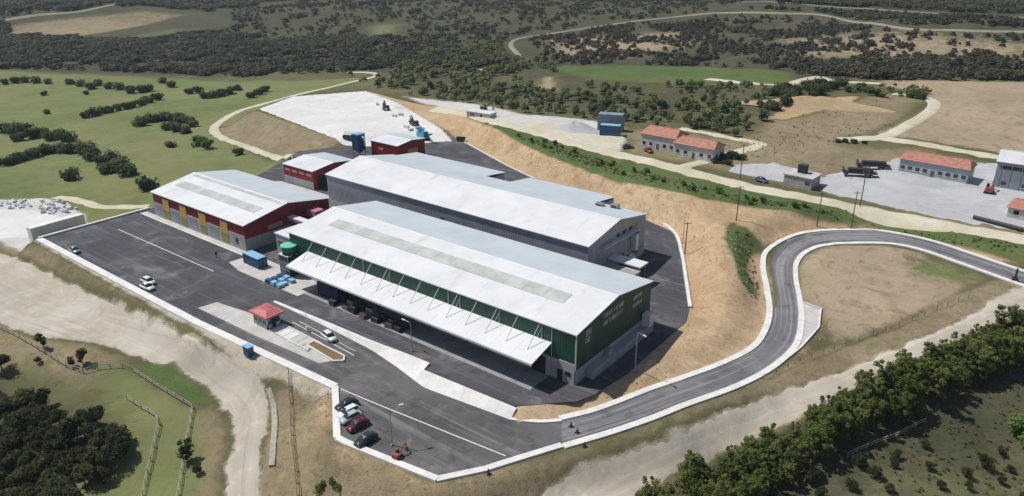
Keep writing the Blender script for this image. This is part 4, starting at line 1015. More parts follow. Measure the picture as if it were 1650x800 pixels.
# round water tank between the halls
tk = thing('water_tank', 'round pale concrete tank rim between grey and small red halls', 'tank', (-36.0, 45.5, 0))
n_ = 24
tb = MB(); ring = lambda r_, z: [(r_ * math.cos(2 * PI * k / n_), r_ * math.sin(2 * PI * k / n_), z) for k in range(n_)]
tb.add(ring(2.6, 0) + ring(2.6, 1.6) + ring(2.3, 1.6) + ring(2.3, 0.9), [(j * n_ + k, j * n_ + (k + 1) % n_, (j + 1) * n_ + (k + 1) % n_, (j + 1) * n_ + k) for j in range(3) for k in range(n_)])
tb.build('wall', 'white_wall', tk); MB().add(ring(2.31, 0.95), [tuple(range(n_))]).build('water', 'glass', tk)

# ---------------------------------------------------------------- vehicles
def loft(secs):
    """cross-sections along x: (x, half width low, half width high, z low, z high)"""
    mb = MB(); vs = []
    for x, wl, wh, zl, zh in secs:
        zm = zl + (zh - zl) * .55
        vs += [(x, -wl * .92, zl), (x, -wl, zl + (zh - zl) * .25), (x, -wl, zm), (x, -wh, zh), (x, wh, zh), (x, wl, zm), (x, wl, zl + (zh - zl) * .25), (x, wl * .92, zl)]
    fs = []
    for i in range(len(secs) - 1):
        for k in range(8): fs.append((i * 8 + k, i * 8 + (k + 1) % 8, (i + 1) * 8 + (k + 1) % 8, (i + 1) * 8 + k))
    fs += [tuple(range(7, -1, -1)), tuple((len(secs) - 1) * 8 + k for k in range(8))]
    return mb.add(vs, fs)
def wheel_mb(x, y, r_, w):
    mb = MB(); mb.tube([(x, y - w / 2, r_), (x, y + w / 2, r_)], r_, 14); return mb
def make_car(name, label, loc, rz, paint_, estate=False, group=None, cat='car'):
    t = thing(name, label, cat, loc, rz, group)
    rear = 2.05 if not estate else 2.15
    b_ = loft([(-rear, .74, .66, .38, .80), (-rear + .15, .84, .78, .28, .92), (-1.2, .87, .80, .24, .94), (0, .88, .80, .22, .93), (1.0, .87, .79, .24, .92), (1.75, .82, .72, .26, .80), (2.1, .70, .60, .36, .66)]).build('body', paint_, t, True)
    rx = -rear + .28 if estate else -rear + .55
    cab = loft([(rx, .72, .64, .90, .94), (rx + .35, .76, .60, .90, 1.42), (-.2, .77, .60, .90, 1.47), (.45, .76, .58, .90, 1.42), (1.15, .72, .62, .88, .92)]).build('cabin_glass', 'glass', t, True)
    MB().box(rx + .42, .38, -.59, .59, 1.42, 1.49, (.12, .06)).build('roof', paint_, t)
    for x in (-1.28, 1.28):
        for y in (-.78, .78):
            w = wheel_mb(x, y, .31, .2).build('wheel', 'rubber', t)
            MB().tube([(x, y - .11, .31), (x, y + .11, .31)], .17, 10).build('rim', 'steel', w)
    for y in (-.55, .55):
        MB().box(1.9, 2.06, y - .15, y + .15, .56, .68).build('headlight', 'lamp_white', t)
        MB().box(-rear - .01, -rear + .1, y - .13, y + .13, .66, .82).build('tail_light', 'lamp_red', t)
    for y in (-.92, .92): MB().box(.62, .78, y - .09, y + .09, .92, 1.04).build('mirror', paint_, t)
    return t
def zc(x, y): return float(approach_z(x)) + 0.02
for (x, y, a, p, es, lab) in (
    (-21.4, -25.2, 2, 'car_white', True, 'white estate car parked on the left yard, farther from the kerb'),
    (-18.6, -26.9, 4, 'car_white', False, 'white car on the left yard, closer to the kerb than the other'),
    (-55.0, -27.2, 0, 'car_teal', False, 'lone pale teal car by the kerb at the far left of the yard')):
    make_car('parked_car', lab, (x, y, zc(x, y)), R(a), p, es, 'cars parked on the left yard')
for (uv, a, p, es, lab) in (
    ((53.16,-28.92), 262, 'car_dark', False, 'dark car topmost in the row in the corner car park'),
    ((55.14,-30.21), 264, 'car_white', True, 'white estate car second in the row in the corner car park'),
    ((56.6,-30.91), 263, 'car_silver', False, 'silver grey car between white and maroon cars in the car park'),
    ((59.14,-31.61), 266, 'car_maroon', False, 'maroon car in the row along the car park kerb'),
    ((63.28,-33.52), 268, 'car_dark', False, 'black car last in the row in the corner car park')):
    make_car('parked_car', lab, (*uv, zc(*uv)), R(a), p, es, 'cars in the corner car park')
x, y = (32.35,-15.64)
make_car('parked_car', 'small white car with dark side stopped beside the planter island', (x, y, zc(x, y)), R(-10), 'car_white', True)
for u_, p, es, a, lab in (((27.37,129.1), 'car_red', False, -30, 'red car parked in front of the red tiled houses'), ((18.84,129.87), 'car_dark', True, 20, 'dark car at the left end of the tiled houses'), ((69.96,122.63), 'car_blue', True, -20, 'dark blue van parked on the gravel beside the upper road'), ((46.04,134.51), 'car_silver', False, -20, 'silver car at the right end of the tiled houses')):
    make_car('parked_car', lab, (*u_, gz(*u_) + .16), R(a), p, es)

def excavator(name, label, loc, rz, body, sc=1.0, group=None, cat='excavator'):
    t = thing(name, label, cat, loc, rz, group); t.scale = (sc, sc, sc)
    for y in (-1.1, 1.1):
        k = MB(); k.prism([(-1.7, .15), (-1.5, 0), (1.5, 0), (1.8, .2), (1.8, .65), (1.5, .85), (-1.5, .85), (-1.7, .7)], y - .3, y + .3, 'y'); tr_ = k.build('track', 'rubber', t)
        for x in (-1.2, -.4, .4, 1.2): MB().tube([(x, y - .33, .42), (x, y + .33, .42)], .28, 10).build('roller', 'steel', tr_)
    MB().box(-1.9, 1.3, -1.2, 1.2, 1.0, 1.8, (.1, .05)).build('deck', body, t)
    MB().box(-1.9, -.6, -1.2, 1.2, 1.8, 2.3, (.1, .1)).build('engine_cover', body, t)
    c_ = MB().box(.1, 1.3, .2, 1.2, 1.8, 3.0, (.12, .08)).build('cab', 'glass', t); MB().box(.1, 1.3, .2, 1.2, 3.0, 3.1, (.1, .08)).build('cab_roof', body, c_)
    MB().prism([(.8, 1.5), (1.3, 1.5), (3.3, 3.3), (4.7, 3.0), (4.7, 3.35), (3.2, 3.8), (2.9, 3.7)], -.48, -.12, 'y').build('boom', body, t)
    MB().bar((4.6, -.3, 3.2), (5.0, -.3, 1.1), .25, .35).build('stick', body, t)
    MB().prism([(4.5, .3), (5.3, .5), (5.3, 1.2), (4.9, 1.3), (4.6, .9)], -.8, .2, 'y').build('bucket', 'machine_dark', t)
    return t
x, y = (70.26,-33.12)
excavator('mini_excavator', 'small orange digger parked at the lower kerb of the car park', (x, y, zc(x, y)), R(100), 'orange', 0.45)
for uv, a, b_, lab, sc in (((-113.99,138.3), 150, 'machine_dark', 'dark excavator farthest back on the white stockyard', 1.05), ((-81.3,124.04), 160, 'machine_dark', 'dark excavator behind the cyan crusher on the stockyard', 1.0)):
    excavator('excavator', lab, (*uv, gz(*uv) + .1), R(a), b_, sc)
uv = (126.96,152.24)
excavator('excavator', 'brown excavator in front of the grey warehouse on the gravel yard', (*uv, gz(*uv) + .15), R(90), 'rust', .9)
# cyan crusher
uv = (-66.17,113.72)
t = thing('mobile_crusher', 'cyan mobile crusher machine on the white stockyard', 'crusher', (*uv, gz(*uv) + .1), R(-20))
for y in (-1.2, 1.2):
    MB().prism([(-3, .2), (-2.7, 0), (2.7, 0), (3, .2), (3, .8), (2.7, 1), (-2.7, 1), (-3, .8)], y - .3, y + .3, 'y').build('track', 'rubber', t)
MB().box(-4, 3.2, -1.3, 1.3, 1.0, 2.6, (.3, .1)).build('body', 'cyan', t)
MB().add([(-4.4, -1.6, 4.2), (-1.0, -1.6, 4.2), (-1.0, 1.6, 4.2), (-4.4, 1.6, 4.2), (-3.6, -.8, 2.6), (-1.8, -.8, 2.6), (-1.8, .8, 2.6), (-3.6, .8, 2.6)], [(0, 1, 5, 4), (1, 2, 6, 5), (2, 3, 7, 6), (3, 0, 4, 7), (4, 5, 6, 7)]).build('hopper', 'blue_light', t)
MB().bar((2.4, 0, 1.4), (7.5, 0, 3.8), 1.0, .35).build('conveyor', 'machine_dark', t)
MB().box(0.2, 2.6, -1.2, 1.2, 2.6, 3.5, (.1, .1)).build('engine_box', 'cyan', t)
# stone blocks and small plant near the stockyard
def skip(label, uv, rz, mat, l=3.6, w=1.8, h=1.6, lift=.1):
    t = thing('skip', label, 'skip', (*uv, gz(*uv) + lift), rz)
    MB().add([(-l / 2, -w / 2, h), (l / 2, -w / 2, h), (l / 2, w / 2, h), (-l / 2, w / 2, h), (-l * .38, -w * .45, 0), (l * .38, -w * .45, 0), (l * .38, w * .45, 0), (-l * .38, w * .45, 0)], [(0, 4, 5, 1), (1, 5, 6, 2), (2, 6, 7, 3), (3, 7, 4, 0), (4, 7, 6, 5)]).build('tub', mat, t)
    for s1 in (-1, 1):
        MB().bar((-l / 2, s1 * w / 2, h), (l / 2, s1 * w / 2, h), .14).build('rim', mat, t); MB().bar((s1 * l / 2, -w / 2 + .08, h), (s1 * l / 2, w / 2 - .08, h), .14).build('rim', mat, t)
    for y in (-w / 2, w / 2): MB().bar((0, y, .5), (0, y * 1.12, 1.2), .14).build('lug', 'steel', t)
    return t
skip('dark skip at the back corner of the asphalt yard', (-51.96,120.71), R(20), 'machine_dark', lift=.13)
skip('dark skip beside the blue filter tower', (-86.49,91.51), R(20), 'machine_dark')

# ---------------------------------------------------------------- houses and sheds along the upper road
def house(name, label, p0, depth, l, e, rise, rz, wall, roof='tile', nwin=4, hip=1.2, cat='house', lift=0.1):
    """front-left corner p0, front runs along +x of the house"""
    mid = (p0[0] + math.cos(rz) * l / 2, p0[1] + math.sin(rz) * l / 2)
    z0 = min(gz(*p0), gz(*mid)) + lift
    t = thing(name, label, cat, (*p0, z0), rz)
    MB().box(0, l, 0, depth, -0.8, e).build('wall', wall, t)
    o = .45; y0, y1, ym = -o, depth + o, depth / 2
    v_ = [(-o, y0, e), (l + o, y0, e), (l + o, y1, e), (-o, y1, e), (hip - o, ym, e + rise), (l + o - hip, ym, e + rise)]
    rr = MB().add(v_ + [(x, y, z - .15) for x, y, z in v_[:4]], [(0, 1, 5, 4), (2, 3, 4, 5), (1, 2, 5), (3, 0, 4), (0, 6, 7, 1), (1, 7, 8, 2), (2, 8, 9, 3), (3, 9, 6, 0)]).build('roof', roof, t)
    # courses of tiles on both long slopes
    k = 7; cm = MB()
    for sgn in (0, 1):
        for i in range(1, k):
            f = i / k; y = y0 + (ym - y0) * f if sgn == 0 else y1 + (ym - y1) * f
            x0, x1 = -o + hip * f, l + o - hip * f
            MB().bar((x0, y, e + rise * f + .03), (x1, y, e + rise * f + .03), .12, .07).build('tile_course', roof, rr)
    MB().bar((hip - o, ym, e + rise + .05), (l + o - hip, ym, e + rise + .05), .3, .18).build('ridge', roof, rr)
    st_ = l / nwin
    for i in range(nwin):
        x = (i + .5) * st_
        if i == nwin // 2: face_box(t, 'door', 'wood', x - .5, x + .5, 0, 2.1, 0, .06)
        else:
            w = face_box(t, 'window', 'glass', x - .6, x + .6, 1.1, 2.3, 0, .04); face_box(t, 'sill', 'kerb', x - .7, x + .7, .98, 1.08, 0, .12, w)
    for i in range(2): side_box(t, 'window', 'glass', depth * (.25 + .45 * i), depth * (.25 + .45 * i) + 1.1, 1.1, 2.3, l, .04)
    return t
AX = R(-2)
house('tiled_house', 'pale house with red tiled roof, left of the adjoining pair', (21.48,134.09), 9, 13.5, 5.0, 2.2, AX, 'render', nwin=5)
house('tiled_house', 'lower pale house with red tiled roof, right of the adjoining pair', (36,130.7), 8, 14.5, 4.4, 1.8, AX, 'render', nwin=5)
house('tiled_shed', 'long bluish shed with red tiled roof across the gravel yard', (100.85,158.82), 8, 19.5, 4.4, 1.9, R(-4), 'render_blue', nwin=9, cat='shed')
wh = house('grey_warehouse', 'grey sheet metal warehouse at the right edge of the photo', (126.84,159.66), 16, 26, 8.2, 1.6, R(2), 'shed', 'roof_white', 5, 0.0, 'warehouse')
for k in range(9): face_box(wh, 'panel_rib', 'steel', 1.2 + k * 2.6, 1.35 + k * 2.6, 0.2, 7.9, 0, .1)
face_box(wh, 'high_window', 'glass', 1.0, 12.0, 6.0, 7.0, 0, .05)
house('tiled_house', 'pink roofed low building cut by the right edge of the photo', (133.52,133.55), 8, 12, 3.0, 1.5, R(-3), 'render', nwin=3)
# flat concrete block with a black tank on top
uv = (75.92,124.45)
t = thing('concrete_block_house', 'flat roofed grey concrete block beside the upper road with square black tank', 'building', (*uv, gz(*uv) + .1), R(-4))
MB().box(0, 8.5, 0, 7, -.5, 3.2).build('wall', 'concrete', t); MB().box(-.3, 8.8, -.3, 7.3, 3.2, 3.5).build('roof', 'concrete_light', t)
tk2 = MB().box(2.6, 5.0, 3.2, 5.4, 3.5, 5.9).build('tank', 'dark', t); MB().box(2.5, 5.1, 3.1, 5.5, 5.9, 6.05).build('tank_lid', 'machine_dark', tk2)
side_box(t, 'door', 'shutter', 2, 4.5, 0, 2.4, 8.5, .06); face_box(t, 'window', 'glass', 6.5, 8.0, 1.2, 2.3, 0, .05)
# dark flatbed trailers
for uv, a, lab in (((92.44,145.44), 25, 'black flatbed trailer on the gravel yard, nearer of two'), ((93.69,156.81), 25, 'black flatbed trailer on the gravel yard, farther of two')):
    t = thing('flatbed_trailer', lab, 'trailer', (*uv, gz(*uv) + .16), R(a), 'black trailers on the gravel yard')
    MB().box(-5, 5, -1.25, 1.25, 1.0, 1.5).build('deck', 'machine_dark', t); MB().box(-5, -4.8, -1.25, 1.25, 1.5, 2.8).build('headboard', 'machine_dark', t)
    MB().box(-3.5, 3.8, -1.1, 1.1, 1.5, 2.5, (.2, .1)).build('load', 'dark', t)
    for x in (2.2, 3.4, -3.8):
        for y in (-1.05, 1.05): w = wheel_mb(x, y, .48, .3).build('wheel', 'rubber', t); MB().tube([(x, y - .17, .48), (x, y + .17, .48)], .22, 8).build('rim', 'steel', w)
# long black pipe lying by the road on the right
a_, b_ = (126.51,128.59), (139.85,125.98)
tag(MB().tube([(*a_, gz(*a_) + .7), (*b_, gz(*b_) + .7)], .55, 10).build('drain_pipe', 'machine_dark'), 'long black pipe lying beside the upper road near the right edge', 'pipe')
# white low building by the stockyard and machinery
uv = (-65.06,139.36)
t = thing('site_cabin', 'white low site cabin with dark machine behind it above the cut slope', 'cabin', (*uv, gz(*uv) + .1), R(5))
MB().box(0, 12, 0, 5, -.4, 2.6).build('wall', 'render', t); MB().box(-.3, 12.3, -.3, 5.3, 2.6, 2.85).build('roof', 'roof_white', t)
face_box(t, 'window', 'glass', 2, 4, 1, 2, 0, .05); face_box(t, 'door', 'dark', 7, 8, 0, 2.1, 0, .05)
uv = (-66.48,152.7)
excavator('excavator', 'dark excavator standing behind the white site cabin', (*uv, gz(*uv) + .1), R(60), 'machine_dark', .85)
# gravel mound
def mound(name, label, uv, rx, ry, h, mat, seed, rz=0.3, cat='mound'):
    mb = MB(); K1, K2 = 28, 9; r_ = random.Random(seed); ph = [r_.uniform(0, 6.28) for _ in range(4)]
    vs = [(0, 0, h)]
    for j in range(1, K2 + 1):
        for k in range(K1):
            a = 2 * PI * k / K1; f = j / K2; q = 1 + .12 * math.sin(2 * a + ph[0]) + .07 * math.sin(5 * a + ph[1])
            vs.append((rx * f * q * math.cos(a), ry * f * q * math.sin(a), h * (math.cos(PI * f) * .5 + .5) * (1 + .1 * math.sin(4 * a + ph[2] + 3 * f)) - (0.6 if j == K2 else 0)))
    fs = [(0, 1 + k, 1 + (k + 1) % K1) for k in range(K1)] + [(1 + (j - 1) * K1 + k, 1 + j * K1 + k, 1 + j * K1 + (k + 1) % K1, 1 + (j - 1) * K1 + (k + 1) % K1) for j in range(1, K2) for k in range(K1)]
    o = mb.add(vs, fs).build(name, mat, None, True, (*uv, gz(*uv))); o.rotation_euler = (0, 0, rz)
    return tag(o, label, cat)
mound('gravel_mound', 'pale grey gravel mound left of the blue container', (-12.89,143.39), 11, 7, 3.5, 'gravel', 3)
mound('soil_mound', 'bare tan earth mound in front of the dark trees', (51.14,231.32), 34, 8, 3.6, 'tan_soil', 5, R(25))

# ---------------------------------------------------------------- masts, lamps, poles
def pole(label, uv, h, arms, z, group=None, name='utility_pole', lift=0.0):
    t = thing(name, label, 'pole', (*uv, gz(*uv) - 0.1 + lift), R(40), group)
    MB().tube([(0, 0, 0), (0, 0, h)], [.17, .11], 8).build('mast', 'wood', t)
    for k in range(arms): MB().bar((-1.0, 0, h - .5 - k * .9), (1.0, 0, h - .5 - k * .9), .12).build('crossarm', 'wood', t)
    for k in range(arms):
        for x in (-.85, .85): MB().tube([(x, 0, h - .45 - k * .9), (x, 0, h - .2 - k * .9)], .06, 6).build('insulator', 'trim', t)
    return t
pole('utility pole on the red soil left of the road bend', (75.75,88.95), 10, 1, 4)
pole('tall utility pole standing on the cut slope right of the grey hall', (70.68,68.83), 9, 1, 3)
pole('utility pole beside the upper road above the road bend', (92.7,104.86), 10, 1, 5)
pole('left of two poles standing together beside the gravel yard', (100.64,108.53), 11, 1, 5)
pole('right of two poles standing together beside the gravel yard', (99.91,118.2), 11, 2, 5)
pole('utility pole by the gravel beside the tiled houses', (63.4,121.68), 11, 1, 5)
def lamp(label, uv, h, z, a):
    t = thing('lamp_post', label, 'lamp post', (*uv, z), a)
    MB().tube([(0, 0, 0), (0, 0, h), (.4, 0, h + .3), (1.8, 0, h + .4)], [.1, .07, .06, .05], 8).build('mast', 'steel', t)
    MB().box(1.5, 2.3, -.16, .16, h + .32, h + .46).build('lamp_head', 'trim', t); MB().box(-.2, .2, -.2, .2, 0, .3).build('base', 'concrete', t)
lamp('lamp post at the foot of the dark gable shadow', (88.33,11), 8.0, 0, R(-20))
lamp('lamp post on the kerb beside the right yard edge', (67.16,74.89), 7.0, 0, R(140))
lamp('thin lamp post standing in the corner car park', (67.25,-31.47), 7.0, -1.3, R(60))
lamp('lamp post on the dock yard by the retaining wall', (50, -9.5, 0)[:2], 6.0, 0, R(180))
# dark gate post pair where the roads meet
uv = (140.03,98.13)
t = thing('gate_post', 'dark gate post at the right end of the asphalt road', 'post', (*uv, gz(*uv)), R(10))
MB().box(-.2, .2, -.2, .2, -0.2, 3.2).build('post', 'machine_dark', t); MB().box(-.6, .6, -.5, .5, -0.2, .9).build('footing', 'dark', t)
for i, uvz in enumerate(((87.52,-9.38), (89.3,-10.18), (92.16,-12.35), (83.95,-27.05))):
    labs = ('dark traffic cone on the road bend nearest the tan bank', 'dark traffic cone in the middle of the road bend', 'dark marker post at the lower kerb of the road bend', 'dark marker post at the kerb below the car park line')
    t = thing('traffic_marker', labs[i], 'marker', (*uvz, max(gz(*uvz), zc(*uvz) if i < 2 else gz(*uvz))), 0)
    MB().box(-.35, .35, -.35, .35, -0.05, .08).build('foot', 'rubber', t); MB().tube([(0, 0, .05), (0, 0, 1.0)], [.24, .07], 10).build('cone', 'machine_dark', t)

# ---------------------------------------------------------------- fences
def fence(label, line, gap, h, rails, post_mat, rail_mat, pw=.12, name='fence', rw=.07):
    P = np.array([q[:2] for q in line], float); s_ = np.concatenate([[0], np.cumsum(np.hypot(*(P[1:] - P[:-1]).T))])
    k = max(2, int(s_[-1] / gap)); u_ = np.linspace(0, s_[-1], k + 1)
    Q = np.stack([np.interp(u_, s_, P[:, 0]), np.interp(u_, s_, P[:, 1])], 1); z = ground_z(Q[:, 0], Q[:, 1])
    t = thing(name, label, 'fence', (Q[0][0], Q[0][1], float(z[0])))
    L_ = [(a - Q[0][0], b_ - Q[0][1], c - z[0]) for (a, b_), c in zip(Q, z)]
    for x, y, c in L_: MB().box(x - pw / 2, x + pw / 2, y - pw / 2, y + pw / 2, c - .3, c + h).build('post', post_mat, t)
    for a, b_ in zip(L_[:-1], L_[1:]):
        for rr in rails: MB().bar((a[0], a[1], a[2] + rr), (b_[0], b_[1], b_[2] + rr), rw, rw * 1.7).build('rail', rail_mat, t)
    return t
fence('pale rail fence running from the left edge past the young trees', [(-39.26,-52.37),(-29.55,-51.5),(-19.24,-50.72),(-11.25,-49.91),(-5.83,-48.64)], 2.5, 1.3, (.55, 1.1), 'rail', 'rail')
fence('short pale rail fence below the dirt road beside the lush grass', [(-5.83,-48.64),(-4.81,-45.94),(-1.39,-43.08),(1.39,-41.94)], 2.5, 1.3, (.55, 1.1), 'rail', 'rail')
fence('pale rail fence slanting between the lush grass and the path', [(1.86,-42.18),(8.12,-42.21),(15.09,-42.13),(23.07,-41.64)], 2.5, 1.3, (.55, 1.1), 'rail', 'rail')
fence('pale rail fence on the right side of the grassy lane', [(23.46,-41.76),(30.01,-46.68),(34.82,-50.65),(43.14,-56.65)], 2.5, 1.3, (.55, 1.1), 'rail', 'rail')
fence('pale rail fence on the left side of the grassy lane', [(10.23,-47.74),(16.79,-47.49),(21.94,-47.43),(26.67,-51.41),(30.54,-54.97),(36.68,-59.52)], 2.5, 1.3, (.55, 1.1), 'rail', 'rail')
fence('pale rail fence inside the grove at the lower right', [(125.93,16.53),(128.06,22.01),(130.8,27.7),(134.2,35.15)], 2.5, 1.2, (.5, 1.0), 'rail', 'rail')
fence('thin wire fence with dark posts beside the right dirt road', [(107.84,25.26),(111.91,37.81),(115.89,49.18),(120.86,57.94),(127.71,70.16),(132.98,81.86)], 3.5, 1.2, (.6, 1.1), 'wood', 'steel', .08, rw=.025)
fence('thin dark fence running down beside the lower verge', [(35.95,-28.41),(40.02,-31.53),(47.7,-37.21),(53.18,-40.8),(59.93,-45.48)], 2.5, 1.4, (.7, 1.3), 'wood', 'wood', .1)
# open concrete channel
cl = [(33.6,-31.63),(36.28,-32.81),(41.97,-36.59),(46.58,-40.34),(49.2,-42.59)]
P = rs(cl, 14); t = thing('drain_channel', 'pale narrow concrete channel beside the lower dirt road', 'channel', (0, 0, 0))
for i in range(13):
    a, b_ = P[i], P[i + 1]; za, zb = gz(*a[:2]) + .12, gz(*b_[:2]) + .12
    MB().bar((a[0], a[1], za), (b_[0], b_[1], zb), 1.0, .5).build('channel_stone', 'rail', t)
# boulders of pale marble at the left pad
rng = random.Random(21)
def rock_mesh(seed):
    bm = bmesh.new(); bmesh.ops.create_icosphere(bm, subdivisions=2, radius=1.0); r_ = random.Random(seed)
    ax_ = [Vector((r_.gauss(0, 1), r_.gauss(0, 1), r_.gauss(0, 1))).normalized() for _ in range(7)]
    for v_ in bm.verts:
        for q in ax_:
            d_ = v_.co.dot(q)
            if d_ > .5: v_.co -= q * (d_ - .5)
        v_.co *= 1 + r_.uniform(-.05, .05)
    me_ = bpy.data.meshes.new('boulder'); bm.to_mesh(me_); bm.free(); me_.materials.append(M['rock']); return me_
RM = [rock_mesh(k) for k in range(4)]
def scatter_rocks(poly, n_, lo, hi, label, group, seed, lift=.1):
    r_ = random.Random(seed); xs = [p[0] for p in poly]; ys = [p[1] for p in poly]; k = 0; tries = 0
    while k < n_ and tries < 4000:
        tries += 1
        x, y = r_.uniform(min(xs), max(xs)), r_.uniform(min(ys), max(ys))
        if poly_sd(np.array([x]), np.array([y]), poly)[0] < 0: continue
        s_ = r_.uniform(lo, hi); o = link('boulder', RM[k % 4], None, (x, y, gz(x, y) + s_ * .35 + lift), r_.uniform(0, 6), (s_, s_ * r_.uniform(.7, 1.1), s_ * r_.uniform(.55, .85)))
        tag(o, label, 'boulder', group); k += 1
scatter_rocks([(-121.26,-11.79),(-115.17,-5.78),(-102.76,-6.35),(-101.19,-12.62),(-108.22,-15.19)], 46, .35, 1.0, 'pale marble boulder in the heap on the white pad', 'boulders in the heap on the white pad', 4)
scatter_rocks([(-130.09,-18.64),(-124.57,-12.4),(-116.25,-14.7),(-121.11,-21.81)], 30, .35, .9, 'boulder in the grey row along the back of the white pad', 'boulders along the back of the white pad', 8)


# sawn marble blocks and small heaps on the stockyard
blk = MB().box(-1, 1, -.7, .7, 0, 1.1, (.04, .04)).mesh('marble_block'); blk.materials.append(M['rock'])
rng = random.Random(77)
for i, (x, y) in enumerate([(-125.21,143.23),(-99.94,130.35),(-99.58,133.84),(-80.48,118.42),(-75.89,116.4)]):
    o = link('marble_block', blk, None, (x, y, gz(x, y) + .2), rng.uniform(0, 3), (rng.uniform(.7, 1.3), rng.uniform(.7, 1.2), rng.uniform(.6, 1.2)))
    tag(o, 'pale sawn marble block lying on the white stockyard', 'block', 'marble blocks on the stockyard')
mound('gravel_heap', 'small white gravel heap on the far edge of the stockyard', (-111.52,143.1), 5, 3, 1.5, 'white_gravel', 8)
mound('gravel_heap', 'white gravel heap near the dark skip and filter tower', (-93.34,96.09), 4, 3, 1.3, 'white_gravel', 9)

# ---------------------------------------------------------------- a person crossing the yard
def person(label, loc, rz):
    J = [(0, 0, .98), (0, 0, 1.2), (0, 0, 1.42), (0, .01, 1.52), (0, .02, 1.66), (0, .02, 1.76),
         (-.19, 0, 1.40), (-.26, .02, 1.14), (-.25, .1, .90), (-.25, .13, .82), (.19, 0, 1.40), (.26, -.03, 1.14), (.25, .02, .88), (.25, .04, .80),
         (-.10, 0, .92), (-.11, .06, .50), (-.11, -.02, .09), (-.11, .14, .04), (.10, 0, .92), (.11, -.06, .50), (.11, -.16, .09), (.11, -.02, .04)]
    E_ = [(0, 1), (1, 2), (2, 3), (3, 4), (4, 5), (2, 6), (6, 7), (7, 8), (8, 9), (2, 10), (10, 11), (11, 12), (12, 13), (0, 14), (14, 15), (15, 16), (16, 17), (0, 18), (18, 19), (19, 20), (20, 21)]
    rad_ = [.15, .15, .16, .06, .10, .08, .075, .055, .045, .04, .075, .055, .045, .04, .10, .075, .05, .045, .10, .075, .05, .045]
    me_ = bpy.data.meshes.new('person'); me_.from_pydata(J, E_, []); tmp = bpy.data.objects.new('tmp', me_); C.objects.link(tmp)
    md = tmp.modifiers.new('skin', 'SKIN')
    for v_, q in zip(me_.skin_vertices[0].data, rad_): v_.radius = (q, q)
    me_.skin_vertices[0].data[0].use_root = True
    tmp.modifiers.new('sub', 'SUBSURF').levels = 1
    bpy.context.view_layer.update(); dg = bpy.context.evaluated_depsgraph_get()
    body = bpy.data.meshes.new_from_object(tmp.evaluated_get(dg)); bpy.data.objects.remove(tmp); body.name = 'person'
    for mt in ('car_dark', 'navy', 'skin', 'rubber'): body.materials.append(M[mt])
    for p in body.polygons:
        z = p.center.z; hand = abs(p.center.x) > .2 and z < .9
        p.material_index = 2 if (z > 1.5 or hand) else (3 if z < .1 or z > 1.72 else (0 if z > .95 else 1))
    o = link('person', body, None, loc, rz); tag(o, label, 'person'); return o
M['skin'] = paint('skin', (0.42, 0.24, 0.17), 0.6, 0.1)
person('person in dark clothes walking across the left asphalt yard', (*(-22.8,-6.59), 0.0), R(60))
# ---------------------------------------------------------------- trees
M['leaf_wood'] = leafmat('grove leaves', (0.120, 0.165, 0.040), (0.165, 0.210, 0.052), (0.215, 0.240, 0.080))
M['leaf_dark'] = leafmat('dark wood leaves', (0.044, 0.062, 0.022), (0.066, 0.084, 0.030), (0.100, 0.105, 0.048))
M['leaf_bush'] = leafmat('meadow bush leaves', (0.056, 0.089, 0.030), (0.086, 0.125, 0.043), (0.123, 0.157, 0.063))
M['leaf_belt'] = leafmat('scrub wood leaves', (0.132, 0.174, 0.068), (0.212, 0.243, 0.106), (0.290, 0.305, 0.145))
M['leaf_far'] = leafmat('far wood leaves', (0.078, 0.096, 0.058), (0.120, 0.132, 0.082), (0.165, 0.168, 0.115))
M['leaf_scrub'] = leafmat('scrub leaves', (0.085, 0.092, 0.056), (0.125, 0.122, 0.078), (0.17, 0.155, 0.11))
M['leaf_tuft'] = leafmat('dry tufts', (0.170, 0.170, 0.090), (0.240, 0.224, 0.124), (0.300, 0.270, 0.160))
M['leaf_bright'] = leafmat('fresh leaves', (0.078, 0.169, 0.029), (0.111, 0.208, 0.039), (0.156, 0.234, 0.058))

